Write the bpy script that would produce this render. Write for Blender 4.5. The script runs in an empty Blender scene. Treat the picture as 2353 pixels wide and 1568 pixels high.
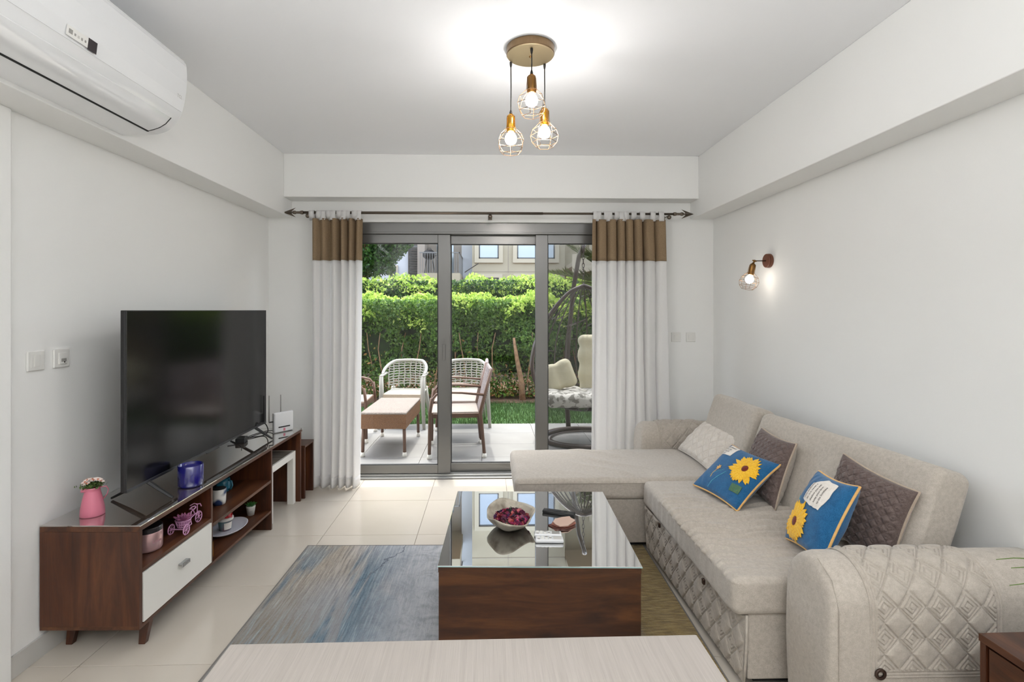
import bpy, bmesh, math, random
import numpy as np
from mathutils import Vector, Matrix, Euler, noise as mnoise

C = bpy.context.scene.collection
S = bpy.context.scene
PI = math.pi
R = math.radians
rnd = random.Random(7)

# ------------------------------------------------------------------ camera, world, sun, big lights, exposure
cam_d = bpy.data.cameras.new('camera')
cam = bpy.data.objects.new('camera', cam_d); C.objects.link(cam)
cam_d.sensor_width = 36.0; cam_d.lens = 18.0
cam_d.shift_x = 0.01054; cam_d.shift_y = -0.0302
cam_d.clip_start = 0.02; cam_d.clip_end = 300
cam.location = (0, 0, 1.457)
cam.rotation_euler = (PI/2, 0, -math.atan(0.0227))
S.camera = cam

W = bpy.data.worlds.new('world'); S.world = W; W.use_nodes = True
wn = W.node_tree.nodes; wl = W.node_tree.links; wn.clear()
sky = wn.new('ShaderNodeTexSky'); sky.sky_type = 'NISHITA'; sky.sun_disc = False
sky.sun_elevation = R(62); sky.sun_rotation = R(0); sky.air_density = 1.0; sky.dust_density = 2.5; sky.ozone_density = 1.0
bg = wn.new('ShaderNodeBackground'); bg.inputs[1].default_value = 0.60
wo = wn.new('ShaderNodeOutputWorld')
hs = wn.new('ShaderNodeHueSaturation'); hs.inputs['Saturation'].default_value = 0.45
wl.new(sky.outputs[0], hs.inputs['Color']); wl.new(hs.outputs[0], bg.inputs[0]); wl.new(bg.outputs[0], wo.inputs[0])

sd = bpy.data.lights.new('sun', 'SUN'); sd.energy = 1.8; sd.angle = R(0.6); sd.color = (1.0, 0.965, 0.90)
so = bpy.data.objects.new('sun', sd); C.objects.link(so)
so.rotation_euler = Vector((0.025, -0.17, -0.985)).to_track_quat('-Z', 'Y').to_euler()
so.location = (0, 8, 12)

def area(name, loc, d, sx, sy, e, col=(1, 1, 1)):
    l = bpy.data.lights.new(name, 'AREA'); l.shape = 'RECTANGLE'; l.size = sx; l.size_y = sy; l.energy = e; l.color = col
    o = bpy.data.objects.new(name, l); C.objects.link(o); o.location = loc
    o.rotation_euler = Vector(d).to_track_quat('-Z', 'Z').to_euler()
    return o
# the open plan goes on behind the camera; two unseen fill lights added there
area('added_fill_up', (0.0, -0.75, 1.74), (0, 0, 1), 3.2, 1.2, 74, (0.97, 0.985, 1.0))  # added fill, bounced off the ceiling to brighten the room
area('added_fill_down', (0.0, -1.6, 2.70), (0, 0, -1), 3.0, 2.2, 4, (0.97, 0.985, 1.0))  # added weak downward fill, no fixture known here
BULB = 86.0

vs = S.view_settings
vs.view_transform = 'Standard'; vs.look = 'None'; vs.gamma = 1.0; vs.use_curve_mapping = False
vs.exposure = 0.72
cy = S.cycles
cy.max_bounces = 12; cy.diffuse_bounces = 6; cy.glossy_bounces = 5; cy.transparent_max_bounces = 24; cy.transmission_bounces = 8
cy.sample_clamp_indirect = 6.0
cy.use_denoising = True
cy.caustics_reflective = False; cy.caustics_refractive = False

# ------------------------------------------------------------------ geometry helpers: (verts, faces)
def BX(x0, y0, z0, x1, y1, z1):
    v = [(x0,y0,z0),(x1,y0,z0),(x1,y1,z0),(x0,y1,z0),(x0,y0,z1),(x1,y0,z1),(x1,y1,z1),(x0,y1,z1)]
    f = [(0,3,2,1),(4,5,6,7),(0,1,5,4),(1,2,6,5),(2,3,7,6),(3,0,4,7)]
    return v, f
def J(*gs):
    v, f = [], []
    for g in gs:
        o = len(v); v.extend(g[0]); f.extend(tuple(i+o for i in q) for q in g[1])
    return v, f
def XF(g, m):
    return [tuple(m @ Vector(p)) for p in g[0]], g[1]
def T(x, y, z): return Matrix.Translation((x, y, z))
def RZ(a): return Matrix.Rotation(a, 4, 'Z')
def RX(a): return Matrix.Rotation(a, 4, 'X')
def RY(a): return Matrix.Rotation(a, 4, 'Y')
def TUBE(pts, r, n=8, closed=False, flat=1.0):
    pts = [Vector(p) for p in pts]; m = len(pts)
    rr = r if isinstance(r, (list, tuple)) else [r]*m
    v, f = [], []
    up = None
    for i, p in enumerate(pts):
        a = pts[(i-1) % m] if (closed or i > 0) else p
        b = pts[(i+1) % m] if (closed or i < m-1) else p
        t = (b-a).normalized()
        if up is None:
            up = Vector((0,0,1)) if abs(t.z) < 0.9 else Vector((1,0,0))
        up = (up - t*up.dot(t))
        up = up.normalized() if up.length > 1e-6 else t.orthogonal().normalized()
        s = t.cross(up)
        for k in range(n):
            th = 2*PI*k/n
            v.append(tuple(p + (s*math.cos(th) + up*math.sin(th)*flat)*rr[i]))
    for i in range(m if closed else m-1):
        j = (i+1) % m
        for k in range(n):
            l = (k+1) % n
            f.append((i*n+k, i*n+l, j*n+l, j*n+k))
    if not closed:
        f.append(tuple(range(n-1, -1, -1))); f.append(tuple((m-1)*n+k for k in range(n)))
    return v, f
def LATHE(prof, n=24, c=(0,0,0), cap=True):
    v, f = [], []
    for (r, z) in prof:
        for k in range(n):
            a = 2*PI*k/n
            v.append((c[0]+r*math.cos(a), c[1]+r*math.sin(a), c[2]+z))
    for i in range(len(prof)-1):
        for k in range(n):
            l = (k+1) % n
            f.append((i*n+k, i*n+l, (i+1)*n+l, (i+1)*n+k))
    if cap:
        f.append(tuple(range(n-1, -1, -1))); f.append(tuple((len(prof)-1)*n+k for k in range(n)))
    return v, f
def GRID(fn, nu, nv, closeu=False):
    v = [tuple(fn(i/(nu), j/(nv))) for j in range(nv+1) for i in range(nu+1)]
    w = nu+1
    f = [(j*w+i, j*w+i+1, (j+1)*w+i+1, (j+1)*w+i) for j in range(nv) for i in range(nu)]
    return v, f
def SPH(c, r, n=16, m=10, sx=1, sy=1, sz=1):
    prof = [(max(r*math.sin(PI*i/m), 1e-4), -r*math.cos(PI*i/m)) for i in range(m+1)]
    g = LATHE(prof, n)
    return [(c[0]+x*sx, c[1]+y*sy, c[2]+z*sz) for x,y,z in g[0]], g[1]
def EXTR(poly, a, b, axis='y'):
    n = len(poly)
    def p(q, t):
        return (q[0], t, q[1]) if axis == 'y' else ((t, q[0], q[1]) if axis == 'x' else (q[0], q[1], t))
    v = [p(q, a) for q in poly] + [p(q, b) for q in poly]
    f = [(i, (i+1) % n, n+(i+1) % n, n+i) for i in range(n)]
    f += [tuple(range(n-1,-1,-1)), tuple(range(n, 2*n))]
    return v, f
def axis_samples(a, b, r, n):
    k = 5
    s = [a + r*(1-math.cos(PI/4*1.0*i/k)/1.0)*0 + r*i/k for i in range(k)]
    mid = [a+r + (b-a-2*r)*i/n for i in range(n+1)]
    e = [b - r + r*(i+1)/k for i in range(k)]
    return s + mid + e
def RBX(x0, y0, z0, x1, y1, z1, r, n=(6,6,3), disp=None):
    """soft box: rounded edges, dense faces; disp(p, normal) -> new point"""
    lo = (x0,y0,z0); hi = (x1,y1,z1)
    r = min(r, (x1-x0)/2.02, (y1-y0)/2.02, (z1-z0)/2.02)
    sm = [axis_samples(lo[i], hi[i], r, n[i]) for i in range(3)]
    idx, v, f = {}, [], []
    def vid(p):
        k = (round(p[0],5), round(p[1],5), round(p[2],5))
        if k in idx: return idx[k]
        c = [min(max(p[i], lo[i]+r), hi[i]-r) for i in range(3)]
        d = Vector((p[0]-c[0], p[1]-c[1], p[2]-c[2])); d.normalize()
        q = Vector(c) + d*r
        if disp: q = disp(q, d)
        idx[k] = len(v); v.append(tuple(q)); return idx[k]
    for ax in range(3):
        u, w = (ax+1) % 3, (ax+2) % 3
        for side in (0, 1):
            for i in range(len(sm[u])-1):
                for j in range(len(sm[w])-1):
                    q = []
                    for (a, b) in ((i,j),(i+1,j),(i+1,j+1),(i,j+1)):
                        p = [0,0,0]; p[ax] = hi[ax] if side else lo[ax]; p[u] = sm[u][a]; p[w] = sm[w][b]
                        q.append(vid(p))
                    f.append(tuple(q) if side else tuple(reversed(q)))
    return v, f

def obj(name, g, mat=None, parent=None, smooth=False, bevel=0.0, fix=False, seg=2, solid=0, auto=False, **props):
    me = bpy.data.meshes.new(name)
    me.from_pydata([tuple(p) for p in g[0]], [], g[1])
    if fix:
        bm = bmesh.new(); bm.from_mesh(me); bmesh.ops.recalc_face_normals(bm, faces=bm.faces); bm.to_mesh(me); bm.free()
    if mat: me.materials.append(mat)
    if smooth: me.shade_smooth()
    if auto:
        me.shade_smooth(); me.set_sharp_from_angle(angle=R(35))
    o = bpy.data.objects.new(name, me); C.objects.link(o)
    if bevel:
        m = o.modifiers.new('bevel', 'BEVEL'); m.width = bevel; m.segments = seg; m.limit_method = 'ANGLE'; m.angle_limit = R(40)
    if solid:
        m = o.modifiers.new('solid', 'SOLIDIFY'); m.thickness = solid; m.offset = 0
    if parent: o.parent = parent
    for k, x in props.items(): o[k] = x
    return o
def fastmesh(name, verts, quads, mat, parent=None, smooth=False, **props):
    verts = np.asarray(verts, dtype=np.float32); quads = np.asarray(quads, dtype=np.int32)
    k = quads.shape[1]
    me = bpy.data.meshes.new(name)
    me.vertices.add(len(verts)); me.vertices.foreach_set('co', verts.ravel())
    me.loops.add(quads.size); me.loops.foreach_set('vertex_index', quads.ravel())
    me.polygons.add(len(quads)); me.polygons.foreach_set('loop_start', np.arange(0, quads.size, k, dtype=np.int32))
    me.update(calc_edges=True)
    me.materials.append(mat)
    if smooth: me.shade_smooth()
    o = bpy.data.objects.new(name, me); C.objects.link(o)
    if parent: o.parent = parent
    for a, x in props.items(): o[a] = x
    return o
def thing(name, label, cat, loc=(0,0,0), rz=0.0, group=None):
    o = bpy.data.objects.new(name, None); C.objects.link(o); o.empty_display_size = 0.05
    o.location = loc; o.rotation_euler = (0, 0, rz); o['label'] = label; o['category'] = cat
    if group: o['group'] = group
    return o
def tag(o, label, cat, group=None):
    o['label'] = label; o['category'] = cat
    if group: o['group'] = group
    return o
def dup(root, loc=None, rz=None, label=None, group=None, parent=None):
    c = root.copy(); C.objects.link(c)
    if parent is not None: c.parent = parent
    for ch in list(root.children): dup(ch, parent=c)
    if loc is not None: c.location = loc
    if rz is not None: c.rotation_euler = (0, 0, rz)
    if label: c['label'] = label
    if group: c['group'] = group
    return c
def struct(name, g, mat, parent=None, **k):
    o = obj(name, g, mat, parent, **k)
    if not parent: o['kind'] = 'structure'
    return o
def sempty(name):
    o = bpy.data.objects.new(name, None); C.objects.link(o); o['kind'] = 'structure'; return o

# ------------------------------------------------------------------ materials
def hexc(r, g, b):
    return tuple(((c/255)/12.92 if c/255 <= 0.04045 else (((c/255)+0.055)/1.055)**2.4) for c in (r, g, b)) + (1,)
def nt(name):
    m = bpy.data.materials.new(name); m.use_nodes = True
    n = m.node_tree.nodes; l = m.node_tree.links
    return m, n, l, n['Principled BSDF'], n['Material Output']
def mat(name, col, rough=0.6, metal=0.0, col2=None, ns=8.0, nd=4, stretch=None, bump=0.0, bs=60.0, spec=0.5, coat=0.0, sheen=0.0, trans=0.0, lo=0.35, hi=0.65):
    m, n, l, p, out = nt(name)
    p.inputs['Base Color'].default_value = hexc(*col); p.inputs['Roughness'].default_value = rough
    p.inputs['Metallic'].default_value = metal; p.inputs['Specular IOR Level'].default_value = spec
    p.inputs['Coat Weight'].default_value = coat; p.inputs['Coat Roughness'].default_value = 0.06
    p.inputs['Sheen Weight'].default_value = sheen
    p.inputs['Transmission Weight'].default_value = trans
    tc = n.new('ShaderNodeTexCoord'); mp = n.new('ShaderNodeMapping'); l.new(tc.outputs['Object'], mp.inputs[0])
    if stretch: mp.inputs['Scale'].default_value = stretch
    if col2:
        t = n.new('ShaderNodeTexNoise'); t.inputs['Scale'].default_value = ns; t.inputs['Detail'].default_value = nd
        l.new(mp.outputs[0], t.inputs[0])
        cr = n.new('ShaderNodeValToRGB'); cr.color_ramp.elements[0].position = lo; cr.color_ramp.elements[1].position = hi
        cr.color_ramp.elements[0].color = hexc(*col); cr.color_ramp.elements[1].color = hexc(*col2)
        l.new(t.outputs[0], cr.inputs[0]); l.new(cr.outputs[0], p.inputs['Base Color'])
    if bump:
        t2 = n.new('ShaderNodeTexNoise'); t2.inputs['Scale'].default_value = bs; t2.inputs['Detail'].default_value = 3
        l.new(mp.outputs[0], t2.inputs[0])
        b = n.new('ShaderNodeBump'); b.inputs['Strength'].default_value = bump; b.inputs['Distance'].default_value = 0.01
        l.new(t2.outputs[0], b.inputs['Height']); l.new(b.outputs[0], p.inputs['Normal'])
    return m
def wood(name, c1, c2, c3, stretch, rough=0.42, sc=3.0):
    m, n, l, p, out = nt(name)
    tc = n.new('ShaderNodeTexCoord'); mp = n.new('ShaderNodeMapping'); mp.inputs['Scale'].default_value = stretch
    l.new(tc.outputs['Object'], mp.inputs[0])
    t = n.new('ShaderNodeTexNoise'); t.inputs['Scale'].default_value = sc; t.inputs['Detail'].default_value = 9; t.inputs['Roughness'].default_value = 0.62; t.inputs['Distortion'].default_value = 0.7
    l.new(mp.outputs[0], t.inputs[0])
    cr = n.new('ShaderNodeValToRGB'); e = cr.color_ramp.elements
    e[0].position = 0.30; e[0].color = hexc(*c1); e[1].position = 0.72; e[1].color = hexc(*c3)
    k = e.new(0.5); k.color = hexc(*c2)
    l.new(t.outputs[0], cr.inputs[0])
    t2 = n.new('ShaderNodeTexNoise'); t2.inputs['Scale'].default_value = sc*9; t2.inputs['Detail'].default_value = 4
    l.new(mp.outputs[0], t2.inputs[0])
    mx = n.new('ShaderNodeMixRGB'); mx.blend_type = 'MULTIPLY'; mx.inputs[0].default_value = 0.35
    l.new(cr.outputs[0], mx.inputs[1]); l.new(t2.outputs[0], mx.inputs[2])
    g = n.new('ShaderNodeBrightContrast'); g.inputs[1].default_value = 0.0
    l.new(mx.outputs[0], g.inputs[0]); l.new(g.outputs[0], p.inputs['Base Color'])
    p.inputs['Roughness'].default_value = rough
    b = n.new('ShaderNodeBump'); b.inputs['Strength'].default_value = 0.12; b.inputs['Distance'].default_value = 0.003
    l.new(t2.outputs[0], b.inputs['Height']); l.new(b.outputs[0], p.inputs['Normal'])
    return m
def fabric(name, col, col2, weave=900.0, rough=0.92, bump=0.35, ns=40):
    m, n, l, p, out = nt(name)
    tc = n.new('ShaderNodeTexCoord')
    t = n.new('ShaderNodeTexNoise'); t.inputs['Scale'].default_value = ns; t.inputs['Detail'].default_value = 6; t.inputs['Roughness'].default_value = 0.75
    l.new(tc.outputs['Object'], t.inputs[0])
    t3 = n.new('ShaderNodeTexNoise'); t3.inputs['Scale'].default_value = weave; t3.inputs['Detail'].default_value = 1
    l.new(tc.outputs['Object'], t3.inputs[0])
    ad = n.new('ShaderNodeMath'); ad.operation = 'ADD'; l.new(t.outputs[0], ad.inputs[0]); l.new(t3.outputs[0], ad.inputs[1])
    hf = n.new('ShaderNodeMath'); hf.operation = 'MULTIPLY'; hf.inputs[1].default_value = 0.5; l.new(ad.outputs[0], hf.inputs[0])
    cr = n.new('ShaderNodeValToRGB'); cr.color_ramp.elements[0].position = 0.38; cr.color_ramp.elements[1].position = 0.62
    cr.color_ramp.elements[0].color = hexc(*col); cr.color_ramp.elements[1].color = hexc(*col2)
    l.new(hf.outputs[0], cr.inputs[0]); l.new(cr.outputs[0], p.inputs['Base Color'])
    p.inputs['Roughness'].default_value = rough; p.inputs['Sheen Weight'].default_value = 0.25; p.inputs['Specular IOR Level'].default_value = 0.2
    b = n.new('ShaderNodeBump'); b.inputs['Strength'].default_value = bump; b.inputs['Distance'].default_value = 0.001
    l.new(t3.outputs[0], b.inputs['Height']); l.new(b.outputs[0], p.inputs['Normal'])
    return m
def leafmat(name, cols, trans=0.35, rough=0.45):
    m, n, l, p, out = nt(name)
    g = n.new('ShaderNodeNewGeometry')
    cr = n.new('ShaderNodeValToRGB'); e = cr.color_ramp.elements
    e[0].color = hexc(*cols[0]); e[1].color = hexc(*cols[-1])
    for i, c in enumerate(cols[1:-1]):
        k = e.new((i+1)/(len(cols)-1)); k.color = hexc(*c)
    l.new(g.outputs['Random Per Island'], cr.inputs[0]); l.new(cr.outputs[0], p.inputs['Base Color'])
    p.inputs['Roughness'].default_value = rough
    tr = n.new('ShaderNodeBsdfTranslucent'); l.new(cr.outputs[0], tr.inputs[0])
    mx = n.new('ShaderNodeMixShader'); mx.inputs[0].default_value = trans
    l.new(p.outputs[0], mx.inputs[1]); l.new(tr.outputs[0], mx.inputs[2]); l.new(mx.outputs[0], out.inputs[0])
    return m
def glass(name, tint=(0.97, 0.985, 0.98), k=0.9):
    m, n, l, p, out = nt(name); n.remove(p)
    tr = n.new('ShaderNodeBsdfTransparent'); tr.inputs[0].default_value = tint + (1,)
    gl = n.new('ShaderNodeBsdfGlossy'); gl.inputs['Roughness'].default_value = 0.0
    fr = n.new('ShaderNodeFresnel'); fr.inputs[0].default_value = 1.45
    ge = n.new('ShaderNodeNewGeometry')
    inv = n.new('ShaderNodeMath'); inv.operation = 'SUBTRACT'; inv.inputs[0].default_value = 1.0; l.new(ge.outputs['Backfacing'], inv.inputs[1])
    mu = n.new('ShaderNodeMath'); mu.operation = 'MULTIPLY'; l.new(fr.outputs[0], mu.inputs[0]); l.new(inv.outputs[0], mu.inputs[1])
    m2 = n.new('ShaderNodeMath'); m2.operation = 'MULTIPLY'; m2.inputs[1].default_value = k; l.new(mu.outputs[0], m2.inputs[0])
    mx = n.new('ShaderNodeMixShader'); l.new(m2.outputs[0], mx.inputs[0]); l.new(tr.outputs[0], mx.inputs[1]); l.new(gl.outputs[0], mx.inputs[2])
    l.new(mx.outputs[0], out.inputs[0])
    return m
def mirrorish(name, base, fac_min, tint=(0.95,0.97,0.98), pw=0.0):
    """plate glass lying on a backing: real gloss over the backing colour"""
    m, n, l, p, out = nt(name)
    p.inputs['Base Color'].default_value = hexc(*base); p.inputs['Roughness'].default_value = 0.5
    gl = n.new('ShaderNodeBsdfGlossy'); gl.inputs['Roughness'].default_value = 0.012; gl.inputs[0].default_value = tint + (1,)
    lw = n.new('ShaderNodeLayerWeight'); lw.inputs[0].default_value = 0.5
    mr = n.new('ShaderNodeMapRange'); mr.inputs['To Min'].default_value = fac_min; mr.inputs['To Max'].default_value = 1.0
    l.new(lw.outputs['Facing'], mr.inputs[0])
    mx = n.new('ShaderNodeMixShader'); l.new(mr.outputs[0], mx.inputs[0]); l.new(p.outputs[0], mx.inputs[1]); l.new(gl.outputs[0], mx.inputs[2])
    l.new(mx.outputs[0], out.inputs[0])
    return m
def emis(name, col, s):
    m, n, l, p, out = nt(name)
    p.inputs['Base Color'].default_value = (0.9,0.9,0.9,1); p.inputs['Emission Color'].default_value = hexc(*col); p.inputs['Emission Strength'].default_value = s
    return m
def seethrough(name, col, fac):
    m, n, l, p, out = nt(name)
    p.inputs['Base Color'].default_value = hexc(*col); p.inputs['Roughness'].default_value = 0.7
    tr = n.new('ShaderNodeBsdfTransparent'); mx = n.new('ShaderNodeMixShader'); mx.inputs[0].default_value = fac
    l.new(p.outputs[0], mx.inputs[1]); l.new(tr.outputs[0], mx.inputs[2]); l.new(mx.outputs[0], out.inputs[0])
    return m

M = {}
M['wall'] = mat('wall_paint', (236,236,234), 0.75, bump=0.03, bs=220, spec=0.25)
M['ceil'] = mat('ceiling_paint', (238,239,241), 0.8, bump=0.02, bs=200, spec=0.2)
M['tile'] = mat('floor_tile_porcelain', (196,187,174), 0.14, col2=(202,194,182), ns=2.2, spec=0.5, lo=0.3, hi=0.7)
M['grout'] = mat('grout', (140,132,120), 0.9)
M['skirt'] = mat('skirting_tile', (196,194,190), 0.35)
M['alu'] = mat('grey_aluminium', (120,119,117), 0.27, metal=0.45, spec=0.6)
M['alud'] = mat('dark_gasket', (36,37,38), 0.6)
M['alul'] = mat('light_aluminium', (165,165,164), 0.35, metal=0.5)
M['glass'] = glass('window_glass')
M['wood'] = wood('walnut_laminate', (46,23,11), (80,42,22), (110,64,35), (7,7,0.7), 0.42, 2.2)
M['woody'] = wood('walnut_laminate_lengthwise', (50,27,15), (86,49,28), (114,71,42), (7,0.7,7), 0.42, 2.2)
M['woodx'] = wood('walnut_laminate_crosswise', (44,24,10), (75,42,20), (104,63,32), (1.1,9,9), 0.45, 2.2)
M['beech'] = wood('pale_washed_wood', (174,166,158), (182,174,166), (189,181,174), (60,0.8,10), 0.30, 1.6)
M['greywood'] = wood('grey_washed_wood', (108,100,90), (140,132,120), (160,150,138), (1.2,8,8), 0.5, 3)
M['white'] = mat('white_lacquer', (226,224,218), 0.4)
M['whiteg'] = mat('glossy_white_plastic', (222,223,224), 0.12, spec=0.6, coat=0.5)
M['plast'] = mat('white_plastic', (226,225,221), 0.35)
M['plastg'] = mat('grey_plastic', (150,148,144), 0.4)
M['black'] = mat('black_plastic', (20,20,21), 0.4)
M['screen'] = mat('tv_screen_glass', (13,13,14), 0.14, spec=0.35)
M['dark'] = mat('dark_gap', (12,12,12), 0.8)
M['brass'] = mat('polished_brass', (200,146,52), 0.18, metal=1.0)
M['antique'] = mat('antique_brass', (128,94,52), 0.3, metal=1.0)
M['copper'] = mat('rose_gold_wire', (128,98,70), 0.45, metal=.8)
M['canopy'] = mat('brushed_champagne_metal', (196,176,142), 0.34, metal=0.85)
M['canopyd'] = mat('canopy_rim_bronze', (120,98,72), 0.35, metal=0.8)
M['cord'] = mat('black_cord', (28,26,25), 0.7)
M['bulb'] = emis('lit_bulb', (255,251,247), BULB)
M['bulbw'] = emis('lit_wall_bulb', (255,244,230), 14.0)
M['rod'] = mat('antique_nickel', (108,98,88), 0.3, metal=0.9)
M['sofa'] = fabric('sofa_linen', (166,157,146), (195,187,176), 700, ns=60)
M['sofaq'] = fabric('quilted_linen', (163,154,143), (190,182,171), 900, ns=50, bump=0.15)
M['cream'] = fabric('quilted_cream_cotton', (200,192,182), (216,208,198), 900, ns=50, bump=0.15)
M['brownp'] = fabric('brown_satin_quilt', (84,70,66), (116,101,96), 500, rough=0.55, ns=90)
M['pipeb'] = fabric('beige_piping', (168,152,136), (186,170,152), 500)
M['blue'] = fabric('blue_corduroy', (26,80,122), (42,104,150), 400, ns=25)
M['gold'] = fabric('gold_piping', (214,164,96), (232,188,120), 600)
M['yellow'] = fabric('yellow_felt_petal', (224,160,28), (250,206,60), 300, ns=120)
M['maroon'] = fabric('maroon_felt', (84,26,20), (128,46,30), 300, ns=160)
M['patch'] = fabric('white_felt', (222,214,204), (238,232,224), 400)
M['ink'] = mat('black_thread', (26,24,26), 0.8)
M['teal'] = fabric('teal_thread', (66,140,170), (100,170,190), 300)
M['greenth'] = fabric('green_thread', (40,96,96), (96,120,70), 300, ns=60)
M['rubber'] = mat('dark_bronze', (66,50,42), 0.4, metal=0.5)

def curtain_mat(name, c, tr, c2=None):
    m, n, l, p, out = nt(name)
    tc = n.new('ShaderNodeTexCoord')
    t = n.new('ShaderNodeTexNoise'); t.inputs['Scale'].default_value = 500; l.new(tc.outputs['Object'], t.inputs[0])
    cr = n.new('ShaderNodeValToRGB'); cr.color_ramp.elements[0].position = .35; cr.color_ramp.elements[1].position = .65
    cr.color_ramp.elements[0].color = hexc(*c); cr.color_ramp.elements[1].color = hexc(*(c2 or c)); l.new(t.outputs[0], cr.inputs[0])
    l.new(cr.outputs[0], p.inputs['Base Color'])
    p.inputs['Roughness'].default_value = 0.95; p.inputs['Specular IOR Level'].default_value = 0.1
    b = n.new('ShaderNodeBump'); b.inputs['Strength'].default_value = 0.2; b.inputs['Distance'].default_value = 0.001
    l.new(t.outputs[0], b.inputs['Height']); l.new(b.outputs[0], p.inputs['Normal'])
    q = n.new('ShaderNodeBsdfTranslucent'); l.new(cr.outputs[0], q.inputs[0])
    mx = n.new('ShaderNodeMixShader'); mx.inputs[0].default_value = tr
    l.new(p.outputs[0], mx.inputs[1]); l.new(q.outputs[0], mx.inputs[2]); l.new(mx.outputs[0], out.inputs[0])
    return m
M['curt'] = curtain_mat('white_curtain_cotton', (244,243,242), 0.45, (248,247,246))
M['band'] = curtain_mat('brown_linen_band', (128,108,86), 0.10, (164,142,114))

# ------------------------------------------------------------------ room shell
XL, XR, YB, YR, ZC = -1.89, 1.95, 4.42, -3.0, 2.745
YO = 4.62                                       # outer face of the garden wall
DX0, DX1, DZ = -1.38, 1.44, 2.215               # door opening
fl = struct('floor', BX(XL-.2, YR, -.10, XR+.2, YB-.002, -.004), M['grout'])
tb = None
xs = [-0.468 + 0.606*k for k in range(-4, 6)]
ys = [3.932 - 0.6*k for k in range(-1, 13)]
for x in xs[:-1]:
    for y in ys[1:]:
        a, b = max(x, XL), min(x+.606, XR); c, d = max(y, YR), min(y+.6, YB-.004)
        if b-a < .02 or d-c < .02: continue
        if (b-a) > .605 and (d-c) > .599:
            if tb is None:
                to = obj('tile', BX(.0015,.0015,-.012,.6045,.5985,0), M['tile'], fl, bevel=.0012, seg=1); tb = to
                to.location = (x, y, 0)
            else:
                o = tb.copy(); C.objects.link(o); o.location = (x, y, 0)
        else:
            obj('tile', BX(a+.0015, c+.0015, -.012, b-.0015, d-.0015, 0), M['tile'], fl, bevel=.0012, seg=1)
struct('ceiling', BX(XL-.2, YR-.2, ZC, XR+.2, YO, ZC+.15), M['ceil'])
struct('wall_left', BX(XL-.15, YR, -.1, XL, YO, ZC), M['wall'])
struct('wall_right', BX(XR, YR, -.1, XR+.15, YO, ZC), M['wall'])
g = J(BX(XL, YB, -.1, DX0, YO, ZC), BX(DX1, YB, -.1, XR, YO, ZC), BX(DX0, YB, DZ, DX1, YO, ZC))
struct('wall_back', g, M['wall'])
struct('wall_rear', J(BX(XL, YR-.15, -.1, -1.5, YR, ZC), BX(1.5, YR-.15, -.1, XR, YR, ZC), BX(-1.5, YR-.15, -.1, 1.5, YR, .5), BX(-1.5, YR-.15, 2.5, 1.5, YR, ZC), BX(-1.5, YR-.15,.5,1.5,YR-.1,2.5)), M['wall'])
struct('beam_left', BX(XL, YR, 2.245, -1.69, YB, ZC), M['wall'], bevel=.004)
struct('beam_right', BX(1.748, YR, 2.248, XR, YB, ZC), M['wall'], bevel=.004)
struct('beam_back', BX(-1.69, 4.24, 2.388, 1.748, YB, ZC), M['wall'], bevel=.004)
struct('wall_nib_left', BX(XL, 1.2, 0, XL+.022, 2.045, 2.245), M['wall'], bevel=.004)
bb = sempty('baseboard_left')
for y0 in [2.05 + .6*k for k in range(0, 4)]:
    obj('tile', BX(XL, y0+.001, 0, XL+.012, min(y0+.599, YB-.005), .088), M['skirt'], bb, bevel=.001, seg=1)
bb = sempty('baseboard_right')
for y0 in [.82 + .6*k for k in range(0, 6)]:
    obj('tile', BX(XR-.012, y0+.001, 0, XR, y0+.599, .088), M['skirt'], bb, bevel=.001, seg=1)
bb = sempty('baseboard_back')
for a, b in ((XL+.013, DX0), (DX1, XR-.013)):
    obj('tile', BX(a, YB-.012, 0, b, YB-.001, .088), M['skirt'], bb, bevel=.001, seg=1)

# sliding door
dr = sempty('door_1')
fy0, fy1 = 4.455, 4.60
obj('door_frame', J(BX(DX0, fy0, 2.117, DX1, fy1, DZ), BX(DX0, fy0, 0, DX0+.05, fy1, 2.117), BX(DX1-.05, fy0, 0, DX1, fy1, 2.117),
    BX(DX0, fy0-.012, 2.117, DX1, fy0, 2.135)), M['alu'], dr, bevel=.003)
obj('threshold_track', J(BX(DX0, 4.422, 0, DX1, 4.61, .012), BX(DX0, 4.455, .012, DX1, 4.470, .03), BX(DX0, 4.510, .012, DX1, 4.522, .03), BX(DX0, 4.558, .012, DX1, 4.57, .03)), M['alul'], dr, bevel=.002)
def sash(x0, x1, z0, z1, y0, y1, sl, sr, rb, rt):
    o = obj('sliding_sash', J(BX(x0, y0, z0, x0+sl, y1, z1), BX(x1-sr, y0, z0, x1, y1, z1), BX(x0+sl, y0, z0, x1-sr, y1, z0+rb), BX(x0+sl, y0, z1-rt, x1-sr, y1, z1)), M['alu'], dr, bevel=.003)
    ym = (y0+y1)/2
    xa, xb, za, zb = x0+sl, x1-sr, z0+rb, z1-rt
    q = .006
    obj('gasket', J(BX(xa, y0+.004, za, xa+q, y1-.004, zb), BX(xb-q, y0+.004, za, xb, y1-.004, zb), BX(xa+q, y0+.004, za, xb-q, y1-.004, za+q), BX(xa+q, y0+.004, zb-q, xb-q, y1-.004, zb)), M['alud'], o)
    obj('glass_pane', BX(xa+q, ym-.004, za+q, xb-q, ym+.004, zb-q), M['glass'], o)
    return o
sash(DX0+.052, -.343, .031, 2.116, 4.475, 4.508, .09, .107, .075, .076)
sash(.403, DX1-.052, .031, 2.116, 4.475, 4.508, .107, .09, .075, .076)
sash(-.36, .42, .031, 2.116, 4.524, 4.556, .02, .01, .075, .077)
fs = obj('insect_screen', BX(.50, 4.574, .04, DX1-.06, 4.5755, 2.10), seethrough('fly_screen_mesh', (60,60,58), 0.70), dr)
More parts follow.
